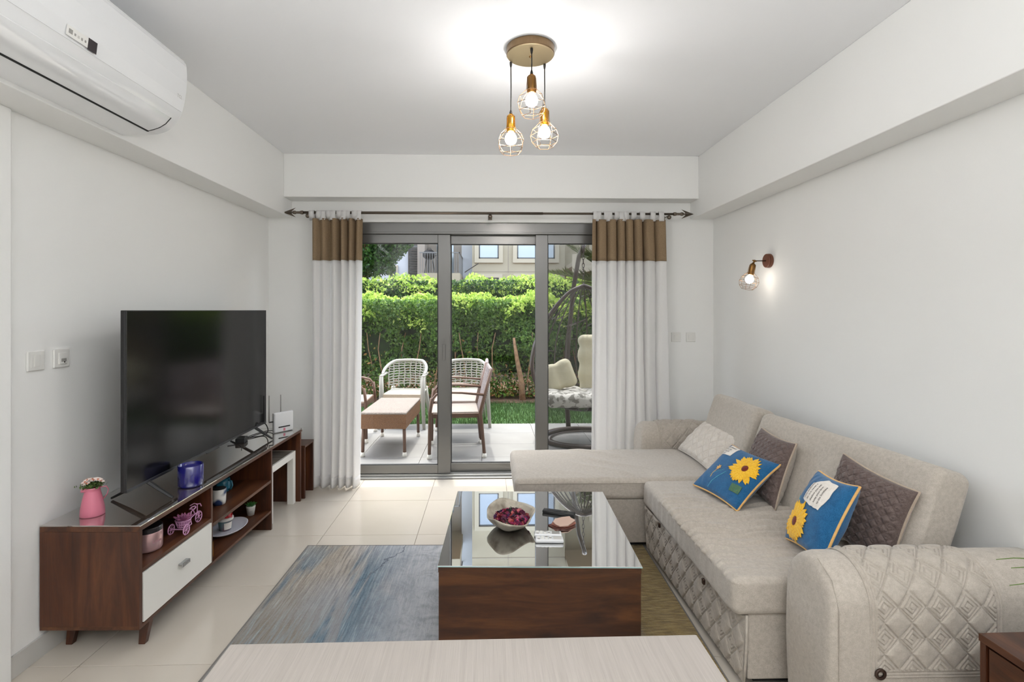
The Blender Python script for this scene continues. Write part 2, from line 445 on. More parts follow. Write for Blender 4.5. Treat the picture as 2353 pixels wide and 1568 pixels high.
obj('sash_lock', BX(-.41, 4.462, 1.02, -.385, 4.4745, 1.16), M['alu'], dr, bevel=.003)

# wall switches
def switch(loc, face, label, kind, group=None):
    t = thing('wall_switch' if kind != 'socket' else 'wall_socket', label, 'switch' if kind != 'socket' else 'socket', loc, 0 if face == 'y' else PI/2, group)
    obj('cover_plate', BX(-.041, -.009, -.041, .041, 0, .041), M['plast'], t, bevel=.004, seg=3)
    if kind == 'rocker':
        obj('rocker', XF(BX(-.014, -.0035, -.024, .014, 0, .024), T(0.002,-.0085,0) @ RX(R(3))), M['plast'], t, bevel=.0015)
        obj('rocker_surround', BX(-.026,-.0100,-.027,-.015,-.008,.027), M['plast'], t, bevel=.001)
    elif kind == 'square':
        obj('rocker', XF(BX(-.022, -.0035, -.022, .022, 0, .022), T(0,-.0085,0) @ RX(R(4))), M['plast'], t, bevel=.0015)
    else:
        obj('socket_insert', BX(-.02, -.013, -.026, .022, -.008, .024), M['plast'], t, bevel=.002)
        obj('port', J(BX(-.008,-.0136,-.016,.018,-.0128,-.002)), M['plastg'], t)
        obj('pin_hole', LATHE([(.003,0),(.003,.0015)], 10), M['dark'], t).matrix_local = T(.008,-.0128,-.018) @ RX(PI/2)
    return t
switch((XL, 2.17, 1.246), 'x', 'white rocker switch on the left wall, the one farther from the television', 'rocker')
switch((XL, 2.297, 1.246), 'x', 'white wall socket with a small port beside the television', 'socket')
switch((1.621, YB, 1.222), 'y', 'faint white square switch next to the right curtain', 'square')
switch((1.750, YB, 1.222), 'y', 'faint white square switch next to the corner above the sofa', 'square')

# ------------------------------------------------------------------ outside
M['paver'] = mat('pale_paving', (136,134,132), 0.5, col2=(144,142,140), ns=3)
M['soil'] = mat('soil', (92,66,50), 0.95, col2=(120,92,72), ns=14, bump=.5, bs=30)
M['turf'] = mat('turf_ground', (52,84,40), 0.95, col2=(70,104,48), ns=10, bump=.4, bs=40)
pt = struct('patio_slab', BX(-5, YO, -.2, 6, 6.62, -.022), M['grout'])
p0 = None
for i in range(16):
    for j in range(4):
        x = -4.9 + .603*i; y = 4.625 + .5*j
        if p0 is None:
            p0 = obj('paver', BX(0,0,-.02,.6,.4965,0), M['paver'], pt, bevel=.002, seg=1); p0.location = (x, y, -.012)
        else:
            o = p0.copy(); C.objects.link(o); o.location = (x, y, -.012)
struct('lawn_ground', BX(-8, 6.62, -.2, 9, 8.15, -.03), M['turf'])
struct('garden_ground', BX(-40, 8.15, -.2, 40, 60, -.02), M['soil'])
struct('house_outer_wall', J(BX(-6, YB+.05, -.1, XL-.15, YO, 3.4), BX(XR+.15, YB+.05, -.1, 7, YO, 3.4), BX(XL-.15, YB+.1, ZC+.15, XR+.15, YO, 3.4)), mat('outer_plaster', (214,202,184), .9))

rs = np.random.RandomState(3)
def leaves(n, pos_fn, size, up=0.3, aspect=0.5, squash=1.0):
    """diamond leaves with a folded midrib: 4 verts, 2 tris as one quad"""
    P = pos_fn(n)
    n = len(P)
    d = rs.normal(size=(n,3)); d[:,2] = d[:,2]*squash + up; d /= np.linalg.norm(d, axis=1)[:,None]
    a = rs.normal(size=(n,3)); s = np.cross(d, a); s /= np.linalg.norm(s, axis=1)[:,None]
    L = size*(0.6+0.8*rs.rand(n))[:,None]
    v = np.empty((n,4,3)); nn = np.cross(d, s)
    v[:,0] = P - d*L*.5; v[:,1] = P + s*L*aspect*.5 + nn*L*.08; v[:,2] = P + d*L*.5; v[:,3] = P - s*L*aspect*.5 + nn*L*.08
    q = np.arange(n*4).reshape(n,4)
    return v.reshape(-1,3), q
GR = [(52,84,34), (84,122,50), (112,150,64), (70,108,44), (146,178,86)]
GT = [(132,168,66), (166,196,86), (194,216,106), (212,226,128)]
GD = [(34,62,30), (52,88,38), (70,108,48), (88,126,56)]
M['leafm'] = leafmat('hedge_leaf', GR, .4)
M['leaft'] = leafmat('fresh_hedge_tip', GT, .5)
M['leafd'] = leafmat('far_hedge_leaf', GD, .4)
M['leafb'] = leafmat('dry_leaf', [(150,96,60),(176,130,84),(140,150,70)], .3)
M['bark'] = mat('pale_bark', (128,96,72), .9, col2=(158,124,96), ns=20, bump=.4, bs=40)
M['grass'] = leafmat('grass_blade', [(48,78,38),(70,100,50),(98,124,66)], .35)

def lump(x, s=1.0, seed=0.0):
    return np.array([mnoise.noise(Vector((a*s, seed, 0))) for a in x])
def hedge(name, label, x0, x1, y0, y1, top, n, base, m_leaf, m_tip, lsize, seed):
    t = thing(name, label, 'hedge', ((x0+x1)/2, (y0+y1)/2, 0))
    ox, oy = (x0+x1)/2, (y0+y1)/2
    def front(n):
        x = rs.uniform(x0, x1, n); u = rs.rand(n); z = base + (top-base)*u**0.8
        bump = np.array([mnoise.noise(Vector((a*1.7, b*1.7, seed))) for a, b in zip(x, z)])
        ff = np.array([mnoise.noise(Vector((a*6, b*6, seed+5))) for a, b in zip(x, z)])
        dens = 0.55 + 0.45*(z-base)/(top-base)
        keep = (rs.rand(n) < dens) & ((ff > -.32) | (z > top*.7))
        y = y0 + .20 - bump*.45 + rs.exponential(.10, n) - .12*((z-base)/(top-base))
        p = np.stack([x-ox, y-oy, z], 1)
        return p[keep]
    v, q = leaves(n, front, lsize, .25)
    fastmesh('foliage', v, q, m_leaf, t, kind='stuff')
    def topf(n):
        x = rs.uniform(x0, x1, n); y = rs.uniform(y0, y1, n)
        b = np.array([mnoise.noise(Vector((a*1.7, c*1.7, seed+9))) for a, c in zip(x, y)])
        s = np.array([mnoise.noise(Vector((a*7, c*7, seed+19))) for a, c in zip(x, y)])
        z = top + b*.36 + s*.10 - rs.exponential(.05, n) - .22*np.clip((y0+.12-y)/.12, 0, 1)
        return np.stack([x-ox, y-.03-oy, z], 1)
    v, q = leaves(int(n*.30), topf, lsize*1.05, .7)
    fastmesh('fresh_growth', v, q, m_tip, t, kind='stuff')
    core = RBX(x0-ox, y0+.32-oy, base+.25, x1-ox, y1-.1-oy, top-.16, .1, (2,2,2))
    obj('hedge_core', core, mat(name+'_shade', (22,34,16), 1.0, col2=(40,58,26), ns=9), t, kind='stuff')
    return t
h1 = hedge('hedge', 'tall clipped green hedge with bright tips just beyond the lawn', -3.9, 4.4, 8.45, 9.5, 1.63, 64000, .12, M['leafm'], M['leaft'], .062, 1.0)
for k in range(30):
    x = -3.6 + 8*k/30 + rnd.uniform(-.08,.08); y = 8.52 + rnd.uniform(-.05,.16)
    if abs(x-.5) < .1: continue
    pts = [(x + .05*math.sin(i*1.3+k) - 0.25, y-8.975, .45*i*.6) for i in range(5)]
    obj('stem', TUBE(pts, [.014,.012,.011,.009,.006], 5), M['bark'], h1, smooth=True)
obj('trunk', TUBE([(.545-.25, 8.42-8.975, -.05),(.52-.25, 8.42-8.975,.3),(.45-.25, 8.4-8.975,.65),(.40-.25,8.44-8.975,1.0)], [.055,.045,.035,.022], 8), M['bark'], h1, smooth=True)
def lowf(n):
    x = rs.uniform(-3.9, 4.4, n); z = .03 + rs.exponential(.16, n)
    y = 8.42 + rs.uniform(0, .3, n)
    return np.stack([x-.25, y-8.975, z], 1)
v, q = leaves(5200, lowf, .055, .2); fastmesh('dry_undergrowth', v, q, M['leafb'], h1, kind='stuff')
v, q = leaves(7000, lowf, .055, .3); fastmesh('low_foliage', v, q, M['leafm'], h1, kind='stuff')
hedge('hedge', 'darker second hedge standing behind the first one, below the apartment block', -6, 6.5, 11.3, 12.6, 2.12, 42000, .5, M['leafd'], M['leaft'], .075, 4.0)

# grass
def gr(n):
    x = rs.uniform(-5, 5.5, n); y = 6.6 + 1.6*rs.rand(n)**1.1
    return x, y
n = 42000
x, y = gr(n); h = .03 + .035*rs.rand(n); a = rs.uniform(0, 2*PI, n); w = .004
bx = np.stack([x, y, np.full(n, -.03)], 1)
v = np.empty((n,3,3)); v[:,0] = bx + np.stack([np.cos(a)*w, np.sin(a)*w, 0*a], 1); v[:,1] = bx - np.stack([np.cos(a)*w, np.sin(a)*w, 0*a], 1)
v[:,2] = bx + np.stack([rs.normal(0,.012,n), rs.normal(0,.012,n), h], 1)
o = fastmesh('lawn_grass', v.reshape(-1,3), np.arange(n*3).reshape(n,3), M['grass'], None, kind='stuff')
tag(o, 'strip of short green grass between the pale patio and the hedge', 'grass')
o['kind'] = 'stuff'

# tree behind the hedges, left
t = thing('tree', 'leafy green tree beyond the hedges beside the left curtain', 'tree', (-3.3, 13.6, 0))
obj('trunk', TUBE([(0,0,0),(.05,.05,1.5),(-.05,0,2.8),(.1,.1,3.8)], [.16,.13,.10,.05], 8), M['bark'], t, smooth=True)
def crown(n):
    p = rs.normal(size=(n,3)); p /= np.linalg.norm(p, axis=1)[:,None]
    r = 0.55 + .45*rs.rand(n)**.5
    nz = np.array([mnoise.noise(Vector(a*2.2)) for a in p])
    p = p*(r*(1+.35*nz))[:,None]*np.array([1.35,1.2,1.5])
    p[:,2] += 3.75; return p
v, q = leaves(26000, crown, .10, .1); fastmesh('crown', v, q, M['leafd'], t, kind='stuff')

# palm to the right
M['palm'] = leafmat('palm_leaflet', [(60,70,34),(84,92,46),(104,112,60)], .3)
t = thing('palm_tree', 'palm with long feathered fronds arching in front of the right building corner', 'palm tree', (2.15, 8.05, 0))
obj('trunk', TUBE([(0,0,-.05),(.02,0,.6),(0,.02,1.3),(0,0,1.9)], [.16,.14,.13,.15], 10), M['bark'], t, smooth=True)
def frond(parent, az, el, L, droop, seed):
    r = random.Random(seed)
    pts = []
    for i in range(15):
        s = i/14
        rr = L*s*math.cos(el)*(1-.08*s); z = 1.85 + L*s*math.sin(el) - droop*s*s
        pts.append(Vector((math.cos(az)*rr, math.sin(az)*rr, z)))
    gs = [TUBE(pts, [.018*(1-.8*i/14) for i in range(15)], 5)]
    side = Vector((-math.sin(az), math.cos(az), 0))
    for i in range(90):
        s = .12 + .88*i/89; k = min(int(s*14), 13); p = pts[k].lerp(pts[k+1], s*14-k)
        d = (pts[k+1]-pts[k]).normalized()
        for sg in (-1, 1):
            ll = (.34*math.sin(PI*min(1,.15+s*.85))+.05)*r.uniform(.85,1.1)
            q = (d*.55 + side*sg*.75 + Vector((0,0,.28+r.uniform(-.15,.15)))).normalized()
            wd = d*.011
            e = p + q*ll + Vector((0,0,-.05*ll))
            m_ = p + q*ll*.5
            gs.append(([tuple(p-wd*.5), tuple(m_-wd), tuple(e), tuple(m_+wd)], [(0,1,2,3)]))
    obj('frond', J(*gs), M['palm'], parent)
for k, (az, el, L, dp) in enumerate([(R(186), R(8), 1.45, .0), (R(178), R(36), 1.25, .10), (R(205), R(48), 1.2, .5), (R(160), R(55), 1.4, .7), (R(240), R(25), 1.4, .8), (R(300), R(30), 1.5, .8), (R(20), R(30), 1.5, .7), (R(70), R(40), 1.5, .6), (R(115), R(25), 1.4, .8), (R(196), R(62), 1.5, .7)]):
    frond(t, az, el, L, dp, k)

# ------------------------------------------------------------------ apartment block
M['fac'] = mat('beige_render', (176,167,147), .9, col2=(171,162,142), ns=1.5)
M['facw'] = mat('pale_surround', (190,181,162), .9)
M['facb'] = mat('white_render', (196,200,208), .9)
M['facg'] = mat('taupe_render', (158,148,138), .9)
M['wing'] = mat('window_reflective', (146,156,168), .08, metal=.35, spec=.8)
M['wfr'] = mat('dark_window_frame', (74,76,80), .4)
M['wind'] = mat('window_dark', (40,46,52), .15)
M['lou'] = mat('dark_louvre', (62,56,50), .6)
M['rail'] = mat('grey_railing', (120,120,120), .5)
b = thing('apartment_block', 'beige three-storey apartment block filling the view above the hedges', 'building', (0, 20, 0))
obj('wall', J(BX(-.68,0,0, 2.95,4,12.4), BX(2.95,.8,0,9,4,12.4)), M['fac'], b)
obj('side_wall', J(BX(-1.15,1.1,0,-.68,4,12.0)), M['facb'], b, label='bluish white recessed side wall')
obj('tower_wall', J(BX(-2.84,.2,0,-2.55,4,12.4), BX(-2.55,1.4,0,-1.15,4,12.4)), M['facg'], b, label='taupe wall behind the balcony')
obj('far_left_wall', BX(-7.5,.6,0,-2.84,4,12.0), M['facb'], b, label='white wall at the left end')
obj('cornice', J(BX(-.85,-.18,12.4,3.1,4,12.7), BX(-3.0,.0,12.4,-1.0,4,12.7), BX(2.95,.6,12.4,9.1,4,12.7)), M['facw'], b)
obj('joint_line', J(BX(.72,-.012,2.9,.74,0,12.4), BX(-.68,-.012,2.95,2.95,0,2.97), BX(-.68,-.012,6.0,2.95,0,6.02), BX(-.68,-.012,9.1,2.95,0,9.12)), M['facg'], b)
def window(x0, x1, z0, z1, y=0, s=.16, m=None):
    f = obj('window_surround', J(BX(x0-s, y-.09, z0-s, x1+s, y, z0), BX(x0-s, y-.09, z1, x1+s, y, z1+s), BX(x0-s, y-.09, z0, x0, y, z1), BX(x1, y-.09, z0, x1+s, y, z1)), M['facw'], b)
    nb = 1 if x1-x0 < 1.1 else 2
    fr = []
    for k in range(nb+1):
        xx = x0 + (x1-x0-.05)*k/nb; fr.append(BX(xx, y-.05, z0, xx+.05, y-.005, z1))
    fr += [BX(x0, y-.05, z0, x1, y-.005, z0+.05), BX(x0, y-.05, z1-.05, x1, y-.005, z1)]
    obj('window_frame', J(*fr), M['wfr'], f)
    for k in range(nb):
        xa = x0 + (x1-x0)*k/nb + .03
        obj('pane', BX(xa, y-.03, z0+.05, xa+(x1-x0)/nb-.06, y-.02, z1-.05), m or M['wing'], f)
for zz in (3.46, 6.55, 9.65):
    window(-.42, .36, zz, zz+1.3); window(1.07, 2.55, zz, zz+1.3)
    window(4.2, 5.4, zz, zz+1.3, .8); window(6.6, 7.8, zz, zz+1.3, .8)
window(-.42, .36, 1.4, 2.72, 0, .14, M['wind']); window(1.07, 2.55, 1.4, 2.72, 0, .14, M['wind'])
for zz in (1.2, 4.2, 7.2):
    window(-3.98, -3.72, zz-.2, zz+2.0, .6, .05, M['wind']); window(-6.4, -5.2, zz, zz+1.4, .6, .12)
for zz in (2.55, 5.65, 8.75):
    for k in range(14):
        obj('louvre_slat', BX(-3.20, .46, zz+.05+k*.1, -2.86, .50, zz+.12+k*.1), M['lou'], b) if zz < 3 else None
    obj('louvre_frame', J(BX(-3.24,.44,zz,-3.20,.56,zz+1.5), BX(-2.86,.44,zz,-2.84,.56,zz+1.5), BX(-3.24,.44,zz+1.5,-2.84,.56,zz+1.56)), M['lou'], b)
    obj('balcony_slab', BX(-2.6,-1.0,zz-.1,-1.1,1.4,zz+.28), M['fac'], b)
    rl = obj('balcony_railing', J(BX(-2.6,-1.0,zz+1.02,-1.1,-.96,zz+1.06), BX(-1.14,-1.0,zz+1.02,-1.1,1.3,zz+1.06)), M['rail'], b)
    if zz < 6:
        for k in range(17): obj('baluster', BX(-2.58+k*.09,-.99,zz+.28,-2.562+k*.09,-.972,zz+1.02), M['rail'], rl)
        for k in range(12): obj('baluster', BX(-1.13,-.9+k*.18,zz+.28,-1.112,-.882+k*.18,zz+1.02), M['rail'], rl)
    obj('balcony_door', BX(-2.2,1.36,zz+.28,-1.5,1.4,zz+2.2), M['wing'], b)
obj('handrail', TUBE([(-.95,-.4,2.9),(-.42,-.4,3.25)], .02, 6), M['lou'], b)
cb = obj('curved_balcony', GRID(lambda u, v: (3.0+2.6*u, -1.6 - .5*math.sin(PI*u) + .0, 3.05+.42*v - .35*(1-u)**2*(1-v)), 12, 1), M['facw'], b, solid=.12)
obj('balcony_floor', J(BX(3.0,-1.6,3.05,5.6,.8,3.2), BX(3.0,-1.6,6.15,5.6,.8,6.3), BX(3.0,-1.6,9.2,5.6,.8,9.35)), M['facw'], b)
obj('ground_panel', BX(3.3,.7,0,4.4,.8,2.6), M['facg'], b)
gt = thing('barbecue_grill', 'black kettle barbecue standing on the apartment balcony', 'barbecue', (-2.28, 19.4, 2.83))
obj('kettle', SPH((0,0,.72), .25, 16, 10, 1,1,.8), M['black'], gt, smooth=True)
for a in (0, 120, 240):
    obj('leg', TUBE([(.12*math.cos(R(a+30)),.12*math.sin(R(a+30)),.6),(.24*math.cos(R(a+30)),.24*math.sin(R(a+30)),0)], .018, 6), M['black'], gt)
obj('handle', TUBE([(-.08,0,.91),(-.05,0,.97),(.05,0,.97),(.08,0,.91)], .014, 6), M['black'], gt)
obj('side_shelf', BX(.24,-.12,.7,.42,.12,.72), M['plastg'], gt)

# ------------------------------------------------------------------ patio furniture
M['wick'] = mat('brown_wicker', (124,86,58), .5, col2=(156,114,80), ns=90, bump=.9, bs=110, stretch=(1,1,2.2))
M['wickt'] = mat('pale_wicker_top', (140,128,120), .42, col2=(168,156,148), ns=120, bump=.8, bs=110, stretch=(1,2.2,1))
M['wickf'] = mat('brown_painted_metal', (98,70,54), .4)
M['sling'] = mat('grey_wicker_back', (120,108,108), .6, col2=(146,134,132), ns=100, bump=.8, bs=120)
M['foot'] = mat('white_foot_cap', (226,222,214), .35)
def weave(x0, y0, z0, x1, y1, z1, axis, m, name, parent, k=.02):
    """outer skin of woven strands over a box face"""
t = thing('rattan_table', 'low brown rattan table with a pale woven top on the patio', 'table', (-1.05, 5.57, -.012), R(-1.5))
tw, tl = .225, .43
obj('table_top', BX(-tw-.005,-tl-.005,.425,tw+.005,tl+.005,.442), M['wickt'], t, bevel=.004)
st = []
for k in range(34):
    yy = -tl + 2*tl*(k+.5)/34; st.append(BX(-tw, yy-.009, .441, tw, yy+.009, .4455))
obj('woven_strands', J(*st), M['wickt'], t, kind='stuff')
obj('apron', J(BX(-tw,-tl,.28,tw,-tl+.02,.425), BX(-tw,tl-.02,.28,tw,tl,.425), BX(-tw,-tl+.02,.28,-tw+.02,tl-.02,.425), BX(tw-.02,-tl+.02,.28,tw,tl-.02,.425)), M['wick'], t, bevel=.003)
st = []
for k in range(9):
    z = .288 + .0155*k
    st.append(BX(-tw-.003,-tl-.003,z,tw+.003,tl+.003,z+.010))
obj('apron_weave', J(*st), M['wick'], t, kind='stuff')
for sx in (-1,1):
    for sy in (-1,1):
        l_ = obj('leg', TUBE([(sx*(tw-.02), sy*(tl-.02), .28),(sx*(tw-.015), sy*(tl-.015), .04)], .017, 8), M['wickf'], t, smooth=True)
        obj('foot_cap', LATHE([(.021,0),(.023,.02),(.019,.045)], 10, (sx*(tw-.015), sy*(tl-.015), 0)), M['foot'], l_, smooth=True)

def brown_chair(loc, rz, label):
    # faces local -x
    t = thing('wicker_armchair', label, 'chair', loc, rz, 'brown wicker armchairs on the patio')
    w = .27
    obj('seat', BX(-.25,-w+.03,.41,.22,w-.03,.455), M['wickt'], t, bevel=.01)
    obj('seat_rail', J(BX(-.255,-w+.02,.395,.23,-w+.045,.44), BX(-.255,w-.045,.395,.23,w-.02,.44), BX(-.26,-w+.02,.385,-.235,w-.02,.45)), M['wickf'], t, bevel=.004)
    bk = RBX(-.015,-w+.03,0,.015,w-.03,.50,.014,(1,8,8))
    obj('backrest', XF(bk, T(.235,0,.40) @ RY(R(13))), M['sling'], t, smooth=True)
    st = []
    for k in range(22):
        st.append(XF(BX(-.019,-w+.035,.02+k*.0215,.019,w-.035,.033+k*.0215), T(.235,0,.40) @ RY(R(13))))
    obj('back_weave', J(*st), M['sling'], t, kind='stuff')
    for s in (-1,1):
        l1 = obj('leg', TUBE([(-.245,s*w,.60),(-.262,s*w,.45),(-.268,s*w,.04)], .017, 8), M['wickf'], t, smooth=True)
        obj('foot_cap', LATHE([(.022,0),(.024,.02),(.019,.045)], 10, (-.268,s*w,0)), M['foot'], l1, smooth=True)
        l2 = obj('leg', TUBE([(.345,s*w,.88),(.235,s*w,.46),(.275,s*w,.04)], [.016,.018,.017], 8), M['wickf'], t, smooth=True)
        obj('foot_cap', LATHE([(.022,0),(.024,.02),(.019,.045)], 10, (.275,s*w,0)), M['foot'], l2, smooth=True)
        obj('armrest', TUBE([(-.262,s*w,.45),(-.245,s*w,.58),(-.20,s*w,.635),(-.12,s*w,.655),(.05,s*w,.65),(.27,s*w,.625)], .018, 8, flat=.7), M['wickf'], t, smooth=True)
    return t
brown_chair((-.345, 5.35, -.012), R(4), 'brown wicker armchair nearest the glass door, seen from its side')
brown_chair((-.375, 5.97, -.012), R(0), 'brown wicker armchair standing behind the nearest brown one')
brown_chair((-1.64, 5.95, -.012), R(182), 'brown wicker armchair mostly hidden by the left curtain, one arm showing')

M['wp'] = mat('white_garden_plastic', (172,169,160), .4)
M['wps'] = mat('beige_seat_pad', (196,180,160), .7, bump=.6, bs=120)
def white_chair(loc, rz, label):
    t = thing('plastic_armchair', label, 'chair', loc, rz, 'white lattice-back garden armchairs')
    # faces local -y; back arc
    def arc(u, z, inset=0.0):       # u -1..1
        a = u*R(105)
        return Vector((math.sin(a)*(.27-inset), .20 - (1-math.cos(a))*.30, z))
    rim = []
    for i in range(33):
        u = -1 + 2*i/32
        z = .80 - .15*max(0, (abs(u)-.38)/.62)**1.3
        p = arc(u, z); rim.append(p + Vector((0, .05*(1-abs(u)), 0)))
    obj('back_rim', TUBE(rim, .019, 8, flat=1.2), M['wp'], t, smooth=True)
    for k in range(9):
        z = .50 + .033*k
        pts = []
        for i in range(21):
            u = (-1+2*i/20)*.62
            zt = .80 - .15*max(0, (abs(u)-.38)/.62)**1.3
            q = arc(u, z + .004*math.sin(i*2.2+k)); fr = (z-.44)/(.8-.44)
            pts.append(q + Vector((0, .05*(1-abs(u))*fr, 0)))
        obj('lattice_strip', TUBE(pts, .0075, 5), M['wp'], t)
    for k in range(9):
        u = (-1+2*k/8)*.6; pts = []
        for i in range(6):
            fr = i/5; z = .46 + .32*fr
            pts.append(arc(u, z) + Vector((.006*math.sin(i*2+k), .05*(1-abs(u))*fr, 0)))
        obj('lattice_upright', TUBE(pts, .008, 5), M['wp'], t)
    obj('seat', RBX(-.235,-.24,.40,.235,.20,.435,.016,(4,4,1)), M['wp'], t, smooth=True)
    obj('seat_front', BX(-.24,-.255,.34,.24,-.235,.425), M['wps'], t, bevel=.006)
    for s in (-1,1):
        obj('leg', TUBE([(s*.262,-.24,.645),(s*.258,-.235,.42),(s*.285,-.29,0)], [.026,.030,.019], 8), M['wp'], t, smooth=True)
        obj('leg', TUBE([(s*.215,.17,.46),(s*.255,.27,0)], [.028,.018], 8), M['wp'], t, smooth=True)
        obj('armrest', TUBE([(s*.262,-.26,.645),(s*.265,-.1,.655),(s*.262,.02,.66)], [.024,.028,.022], 8, flat=.6), M['wp'], t, smooth=True)
    return t
white_chair((-1.07, 6.62, -.012), R(-4), 'white lattice-back garden chair behind the rattan table')
white_chair((-.30, 6.66, -.012), R(4), 'white lattice-back garden chair seen behind the brown armchairs')

# hanging egg chair
t = thing('hanging_chair', 'hanging egg-shaped wicker chair with cream cushions on a curved stand', 'chair', (1.12, 5.80, -.012))
M['stand'] = mat('dark_brown_metal', (62,48,42), .4)
ring = [(.52*math.cos(a), .44*math.sin(a)-.03, .03) for a in [2*PI*i/40 for i in range(40)]]
obj('base_ring', TUBE(ring, .028, 8, True), M['stand'], t, smooth=True)
ring2 = [(.43*math.cos(a), .35*math.sin(a)-.03, .015) for a in [2*PI*i/40 for i in range(40)]]
obj('inner_ring', TUBE(ring2, .010, 6, True), M['stand'], t, smooth=True)
pole = [(-.16,.41,.03),(-.17,.55,.5),(-.13,.62,1.1),(-.08,.52,1.75),(-.05,.30,2.12),(-.02,.08,2.24),(-.05,0,2.2),(-.06,-.03,2.12)]
obj('stand_pole', TUBE(pole, [.03,.03,.03,.028,.027,.024,.02,.015], 10), M['stand'], t, smooth=True)
ch = []
for k in range(9):
    z = 2.11 - k*.045
    ring = [(-.06 + (.013*math.cos(a) if k % 2 else 0), -.03 + (0 if k % 2 else .013*math.cos(a)), z + .028*math.sin(a)) for a in [2*PI*i/10 for i in range(10)]]
    ch.append(TUBE(ring, .004, 5, True))
obj('chain', J(*ch), M['stand'], t, smooth=True)
bx0, by0, bz0, bz1 = -.06, -.03, .34, 1.75
def egg(th, ph):
    """th 0 bottom..pi top, ph around; 0 = towards the house (-y)"""
    q_ = (1-math.cos(th))/2; zc = bz0 + (bz1-bz0)*q_
    rr = .60*max(0.0, math.sin(PI*min(1, q_**.70)))**.62
    return Vector((bx0 + rr*math.sin(ph), by0 - rr*.82*math.cos(ph), zc))
op = [egg(PI*(.13+.87*(.5-.5*math.cos(PI*i/24))), R(82)) for i in range(25)] + [egg(PI*(.13+.87*(.5-.5*math.cos(PI*i/24))), -R(82)) for i in range(24,-1,-1)]
low = [egg(PI*.13*1.0, R(82-164*i/10)) for i in range(1,10)]
obj('basket_rim', TUBE([egg(PI*.98, 0)]+[egg(PI*(.98-.80*i/20), R(78)*min(1, i/3)) for i in range(1,21)]+[egg(PI*.18, R(78-156*i/14)) for i in range(1,14)]+[egg(PI*(.18+.80*i/20), -R(78)*min(1,(20-i)/3)) for i in range(0,20)], .021, 8, True), M['stand'], t, smooth=True)
rb = []
for k in range(15):
    ph = R(86 + 188*k/14)
    rb.append(TUBE([egg(PI*(.03+.95*i/18), ph) for i in range(19)], .008, 5))
for k in range(9):
    ph = R(-80 + 160*k/8); rb.append(TUBE([egg(PI*(.02+.16*i/6), ph) for i in range(7)], .008, 5))
obj('basket_rib', J(*rb), M['stand'], t, kind='stuff')
wb = []
r7 = random.Random(5)
for k in range(130):
    th = PI*(.06+.84*r7.random()); ph = R(90+180*r7.random()) if th > PI*.18 else R(360*r7.random())
    dth, dph = r7.uniform(-.28,.28), r7.uniform(-.7,.7)
    pts = []
    for i in range(6):
        tt = min(max(th+dth*i/5, .04), PI*.96); pp = ph+dph*i/5
        if tt > PI*.18: pp = min(max(pp, R(84)), R(276))
        pts.append(egg(tt, pp))
    wb.append(TUBE(pts, .0045, 4))
obj('wicker_web', J(*wb), M['stand'], t, kind='stuff')
M['cush'] = mat('cream_outdoor_cushion', (208,200,172), .8, bump=.3, bs=25)
M['cushf'] = mat('pale_patterned_cushion', (206,202,194), .8, col2=(128,124,116), ns=16, nd=2, bump=.4, bs=25, lo=.48, hi=.56)
def puff(p, d):
    n_ = abs(math.sin(p.x*13)*math.cos(p.y*12))
    return p + Vector((0, 0, .025*n_ if d.z > 0 else 0)) + d*.006*mnoise.noise(p*14)
obj('seat_cushion', XF(RBX(-.45,-.34,-.07,.45,.34,.07,.065,(16,12,2), puff), T(bx0,by0-.02,.49)), M['cushf'], t, smooth=True)
obj('back_cushion', XF(RBX(-.24,-.06,-.30,.24,.06,.33,.055,(8,2,10), lambda p,d: p + d*(.03*abs(math.sin(p.z*14)))), T(bx0+.25,by0+.25,.82) @ RX(R(-8))), M['cush'], t, smooth=True)
obj('side_cushion', XF(RBX(-.17,-.06,-.13,.17,.06,.16,.05,(6,2,6), lambda p,d: p + d*(.02*abs(math.sin(p.x*16)))), T(bx0-.26,by0+.08,.70) @ RX(R(-10)) @ RY(R(-20))), M['cush'], t, smooth=True)

# ------------------------------------------------------------------ curtains and rod
def curtain_fn(xa, xb, ya, yb, nf, seed, amp=.036, bot=None):
    def f(s, z):
        k = (2.2-z)/2.2
        x0 = xa + (bot[0]-xa)*k if bot else xa; x1 = xb + (bot[1]-xb)*k if bot else xb
        w = s + .035*math.sin(5.3*s+seed) + .022*mnoise.noise(Vector((s*4, z*.55, seed)))
        ph = 2*PI*nf*w + .9*mnoise.noise(Vector((s*2.2, z*.8, seed+3)))
        a = amp*(.80 + 1.1*mnoise.noise(Vector((s*3.7, z*.35, seed+7)))) * (1 + .3*k)
        y = ya + (yb-ya)*k + a*math.sin(ph) + .22*a*math.sin(2.0*ph+seed) + .006*mnoise.noise(Vector((s*14, z*1.6, seed+11)))
        x = x0 + (x1-x0)*s + .42*(x1-x0)/nf*.5*math.cos(ph)*(.6+.4*k)
        return (x, y, z)
    return f
